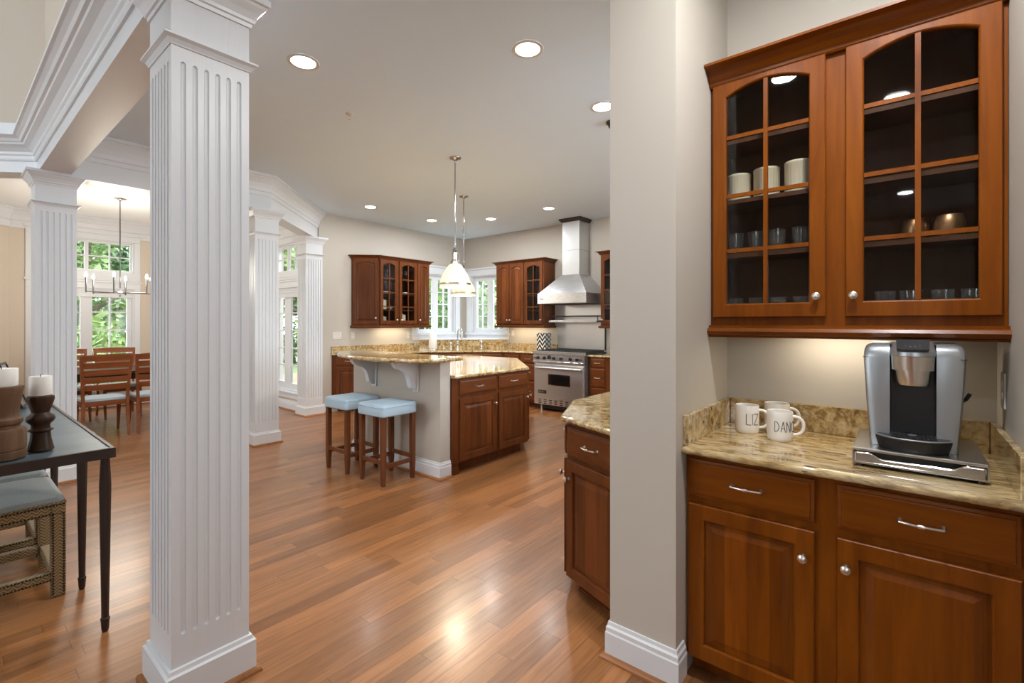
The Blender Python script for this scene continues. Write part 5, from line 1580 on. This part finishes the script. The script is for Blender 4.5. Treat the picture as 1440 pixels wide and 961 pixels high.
t = thing('picture_frame', 'silver picture frame with a black edge leaning at the far end of the console table', 'picture frame', (-4.50, 0.375, 0.8318), math.radians(168))
TL = Matrix.Rotation(math.radians(-20), 4, 'X')
MB(TL).box(-0.10, 0.10, -0.010, 0.010, 0.0045, 0.020).box(-0.10, 0.10, -0.010, 0.010, 0.305, 0.32).box(-0.10, -0.085, -0.010, 0.010, 0.020, 0.305).box(0.085, 0.10, -0.010, 0.010, 0.020, 0.305).build('frame', M['black'], t, 0, False)
MB(TL).box(-0.085, 0.085, -0.004, 0.006, 0.020, 0.305).build('picture', M['satin'], t, 0, False)
MB().tube([(0, 0.075, 0.20), (0, 0.155, 0.005)], 0.006, 6).build('easel', M['shoe'], t, 0, False)

def ottoman(label):
    t = thing('ottoman', label, 'ottoman', (0, 0, 0), 0, 'upholstered ottomans under the console table')
    w, d, h, s = 0.275, 0.25, 0.475, 0.056
    f = MB()
    for sx in (-1, 1):
        for sy in (-1, 1):
            f.box(sx * d - (s if sx > 0 else 0), sx * d + (0 if sx > 0 else s), sy * w - (s if sy > 0 else 0), sy * w + (0 if sy > 0 else s), 0.0, h - s)
    f.box(-d, d, -w, -w + s, h - s, h); f.box(-d, d, w - s, w, h - s, h)
    f.box(-d, -d + s, -w + s, w - s, h - s, h); f.box(d - s, d, -w + s, w - s, h - s, h)
    for y in (-w, w - s): f.box(-d + s, d - s, y + 0.004, y + s - 0.004, 0.085, 0.132)
    for x in (-d, d - s): f.box(x + 0.004, x + s - 0.004, -w + s, w - s, 0.085, 0.132)
    f.build('frame', M['olive'], t, 0.006, False)
    MB().cushion(-d + 0.004, d - 0.004, -w + 0.004, w - 0.004, h + 0.001, h + 0.036, 0.016, 0.046, 0.03).build('cushion', M['cushion'], t, 0, False)
    n = MB()
    def nails(x, y0, z0, y1, z1):
        L = math.hypot(y1 - y0, z1 - z0); k = max(2, int(L / 0.0125))
        for i in range(k + 1):
            q = i / k
            n.lathe([(0.0048, 0), (0.0035, 0.0025), (0.0004, 0.0034)], (x, y0 + (y1 - y0) * q, z0 + (z1 - z0) * q), 6, 'x')
    nails(d, -w + 0.008, h - 0.008, w - 0.008, h - 0.008)
    nails(d, -w + s - 0.008, h - s + 0.007, w - s + 0.008, h - s + 0.007)
    for y in (-w + 0.008, -w + s - 0.008, w - 0.008, w - s + 0.008): nails(d, y, 0.02, y, h - s)
    nails(d - 0.004, -w + s, 0.125, w - s, 0.125); nails(d - 0.004, -w + s, 0.092, w - s, 0.092)
    n.build('nailheads', M['nail'], t, 0, False)
    MB().tube([(d + 0.001, -w, h + 0.002), (d + 0.001, w, h + 0.002), (-d, w + 0.001, h + 0.002)], 0.004, 6).build('piping', M['olive'], t, 0, False)
    return t
o = ottoman('herringbone ottoman with nailheads and blue-grey cushion, nearer of two under the console table')
o.location = (-3.57, 0.151, 0)
copy_tree(o, (-4.18, 0.151, 0), 0, 'herringbone ottoman with nailheads behind the nearer one under the console table')

# ------------------------------------------------------------------ dining room
t = thing('dining_table', 'dark wooden dining table behind the slatted chairs', 'table', (-8.35, 1.55, 0))
MB().box(-8.85, -7.85, 0.86, 2.34, 0.725, 0.760).build('tabletop', M['darkwood'], t, 0.006)
b = MB().box(-8.76, -7.94, 0.95, 0.97, 0.645, 0.7245).box(-8.76, -7.94, 2.23, 2.25, 0.645, 0.7245).box(-8.76, -8.74, 0.97, 2.23, 0.645, 0.7245).box(-7.96, -7.94, 0.97, 2.23, 0.645, 0.7245)
b.build('apron', M['darkwood'], t)
for x in (-8.73, -7.97):
    for y in (0.98, 2.22):
        MB().lathe([(0.022, 0), (0.026, 0.02), (0.032, 0.5), (0.038, 0.64)], (x, y, 0), 4, smooth=False).build('leg', M['darkwood'], t)

def dining_chair(label):
    t = thing('dining_chair', label, 'chair', (0, 0, 0), 0, 'slat-back chairs around the dining table')
    # local: the back is at +y, the chair faces -y
    def post(s):
        prof = [(0.0, 0.262, 0.215), (0.10, 0.245, 0.213), (0.25, 0.228, 0.210), (0.43, 0.215, 0.208), (0.55, 0.220, 0.212), (0.75, 0.245, 0.222), (0.90, 0.275, 0.231), (1.005, 0.300, 0.238)]
        rr = []
        for z, y, x in prof:
            a = 0.016 if z > 0.2 else 0.013
            c = 0.019
            rr.append([(s * x - a, y - c, z), (s * x + a, y - c, z), (s * x + a, y + c, z), (s * x - a, y + c, z)])
        return MB().rings(rr, True, True, True, False)
    for s in (-1, 1): post(s).build('back_leg', M['chairwood'], t, 0.003, False)
    def py(z): return 0.220 + (z - 0.55) * 0.178
    def pxw(z): return 0.212 + (z - 0.55) * 0.057
    for k in range(5):
        z1 = 1.003 - k * 0.0885
        z0 = z1 - 0.068
        b = MB(); N = 10
        rr = []
        for i in range(N + 1):
            u = -1 + 2 * i / N
            bow = 0.020 * (1 - u * u)
            hw = pxw(z0) - 0.008
            lift = 0.012 * (1 - u * u) if k == 0 else 0
            rr.append([(u * hw, py(z0) + bow - 0.008, z0), (u * hw, py(z0) + bow + 0.008, z0), (u * hw, py(z1) + bow + 0.008, z1 + lift), (u * hw, py(z1) + bow - 0.008, z1 + lift)])
        b.rings(rr, True, True, True, False)
        b.build('back_slat', M['chairwood'], t, 0, False)
    for s in (-1, 1):
        rr = []
        for z, y, w in ((0.0, -0.262, 0.012), (0.05, -0.250, 0.013), (0.15, -0.226, 0.016), (0.30, -0.208, 0.019), (0.44, -0.205, 0.021)):
            x = s * 0.205
            rr.append([(x - w, y - w, z), (x + w, y - w, z), (x + w, y + w, z), (x - w, y + w, z)])
        MB().rings(rr, True, True, True, False).build('front_leg', M['chairwood'], t, 0.002, False)
    MB().box(-0.225, 0.225, -0.225, -0.203, 0.385, 0.440).box(-0.225, 0.225, 0.196, 0.214, 0.385, 0.440).box(-0.225, -0.205, -0.203, 0.196, 0.385, 0.440).box(0.205, 0.225, -0.203, 0.196, 0.385, 0.440).build('seat_rail', M['chairwood'], t, 0.002, False)
    MB().cushion(-0.220, 0.220, -0.232, 0.192, 0.441, 0.478, 0.014, 0.018, 0.03).build('seat', M['seatblue'], t, 0, False)
    return t
ch = dining_chair('slat-back wooden chair with its back to the camera, fully visible in the doorway')
RE = math.radians(-90)
ch.location = (-7.70, 1.315, 0); ch.rotation_euler = (0, 0, RE)
copy_tree(ch, (-7.70, 1.838, 0), RE, 'slat-back chair with its back to the camera, cut off by the big column')
copy_tree(ch, (-9.10, 1.755, 0), -RE, 'slat-back chair facing the camera on the window side of the table')
copy_tree(ch, (-9.10, 1.180, 0), -RE, 'slat-back chair on the window side of the table, just beside the console-side column')

# chandelier with six candle arms
CXD, CYD = -8.19, 1.588
t = thing('chandelier', 'slim chrome chandelier with candle bulbs over the dining table', 'chandelier', (CXD, CYD, CEIL))
MB().lathe([(0.075, 0), (0.075, -0.006), (0.060, -0.014), (0.020, -0.022), (0.012, -0.04)], (CXD, CYD, CEIL), 28).build('canopy', M['chrome'], t)
MB().tube([(CXD, CYD, CEIL - 0.03), (CXD, CYD, 1.85)], 0.007, 10).build('rod', M['darkchrome'], t)
MB().lathe([(0.001, 1.745), (0.012, 1.755), (0.016, 1.768), (0.010, 1.782), (0.034, 1.790), (0.040, 1.800), (0.034, 1.812), (0.014, 1.822), (0.009, 1.86), (0.001, 1.865)], (CXD, CYD, 0), 20).build('hub', M['chrome'], t)
for k in range(6):
    a = math.radians(39.5 + 60 * k)
    c, s = math.cos(a), math.sin(a)
    ar = MB().tube([(CXD + c * 0.03, CYD + s * 0.03, 1.800), (CXD + c * 0.365, CYD + s * 0.365, 1.800)], 0.0055, 8)
    ar.tube([(CXD + c * 0.362, CYD + s * 0.362, 1.785), (CXD + c * 0.362, CYD + s * 0.362, 1.86), (CXD + c * 0.362, CYD + s * 0.362, 1.985)], [0.008, 0.009, 0.010], 10)
    ao = ar.build('arm', M['darkchrome'], t)
    MB().lathe([(0.008, 0), (0.016, 0.020), (0.015, 0.035), (0.006, 0.062), (0.0005, 0.072)], (CXD + c * 0.362, CYD + s * 0.362, 1.985), 14).build('bulb', M['bulb'], ao)
cl = bpy.data.lights.new('chandelier_glow', 'POINT'); cl.energy = 34; cl.color = (1.0, 0.92, 0.8); cl.shadow_soft_size = 0.3
lo = bpy.data.objects.new('chandelier_glow', cl); lo.location = (CXD, CYD, 2.15); COL.objects.link(lo)
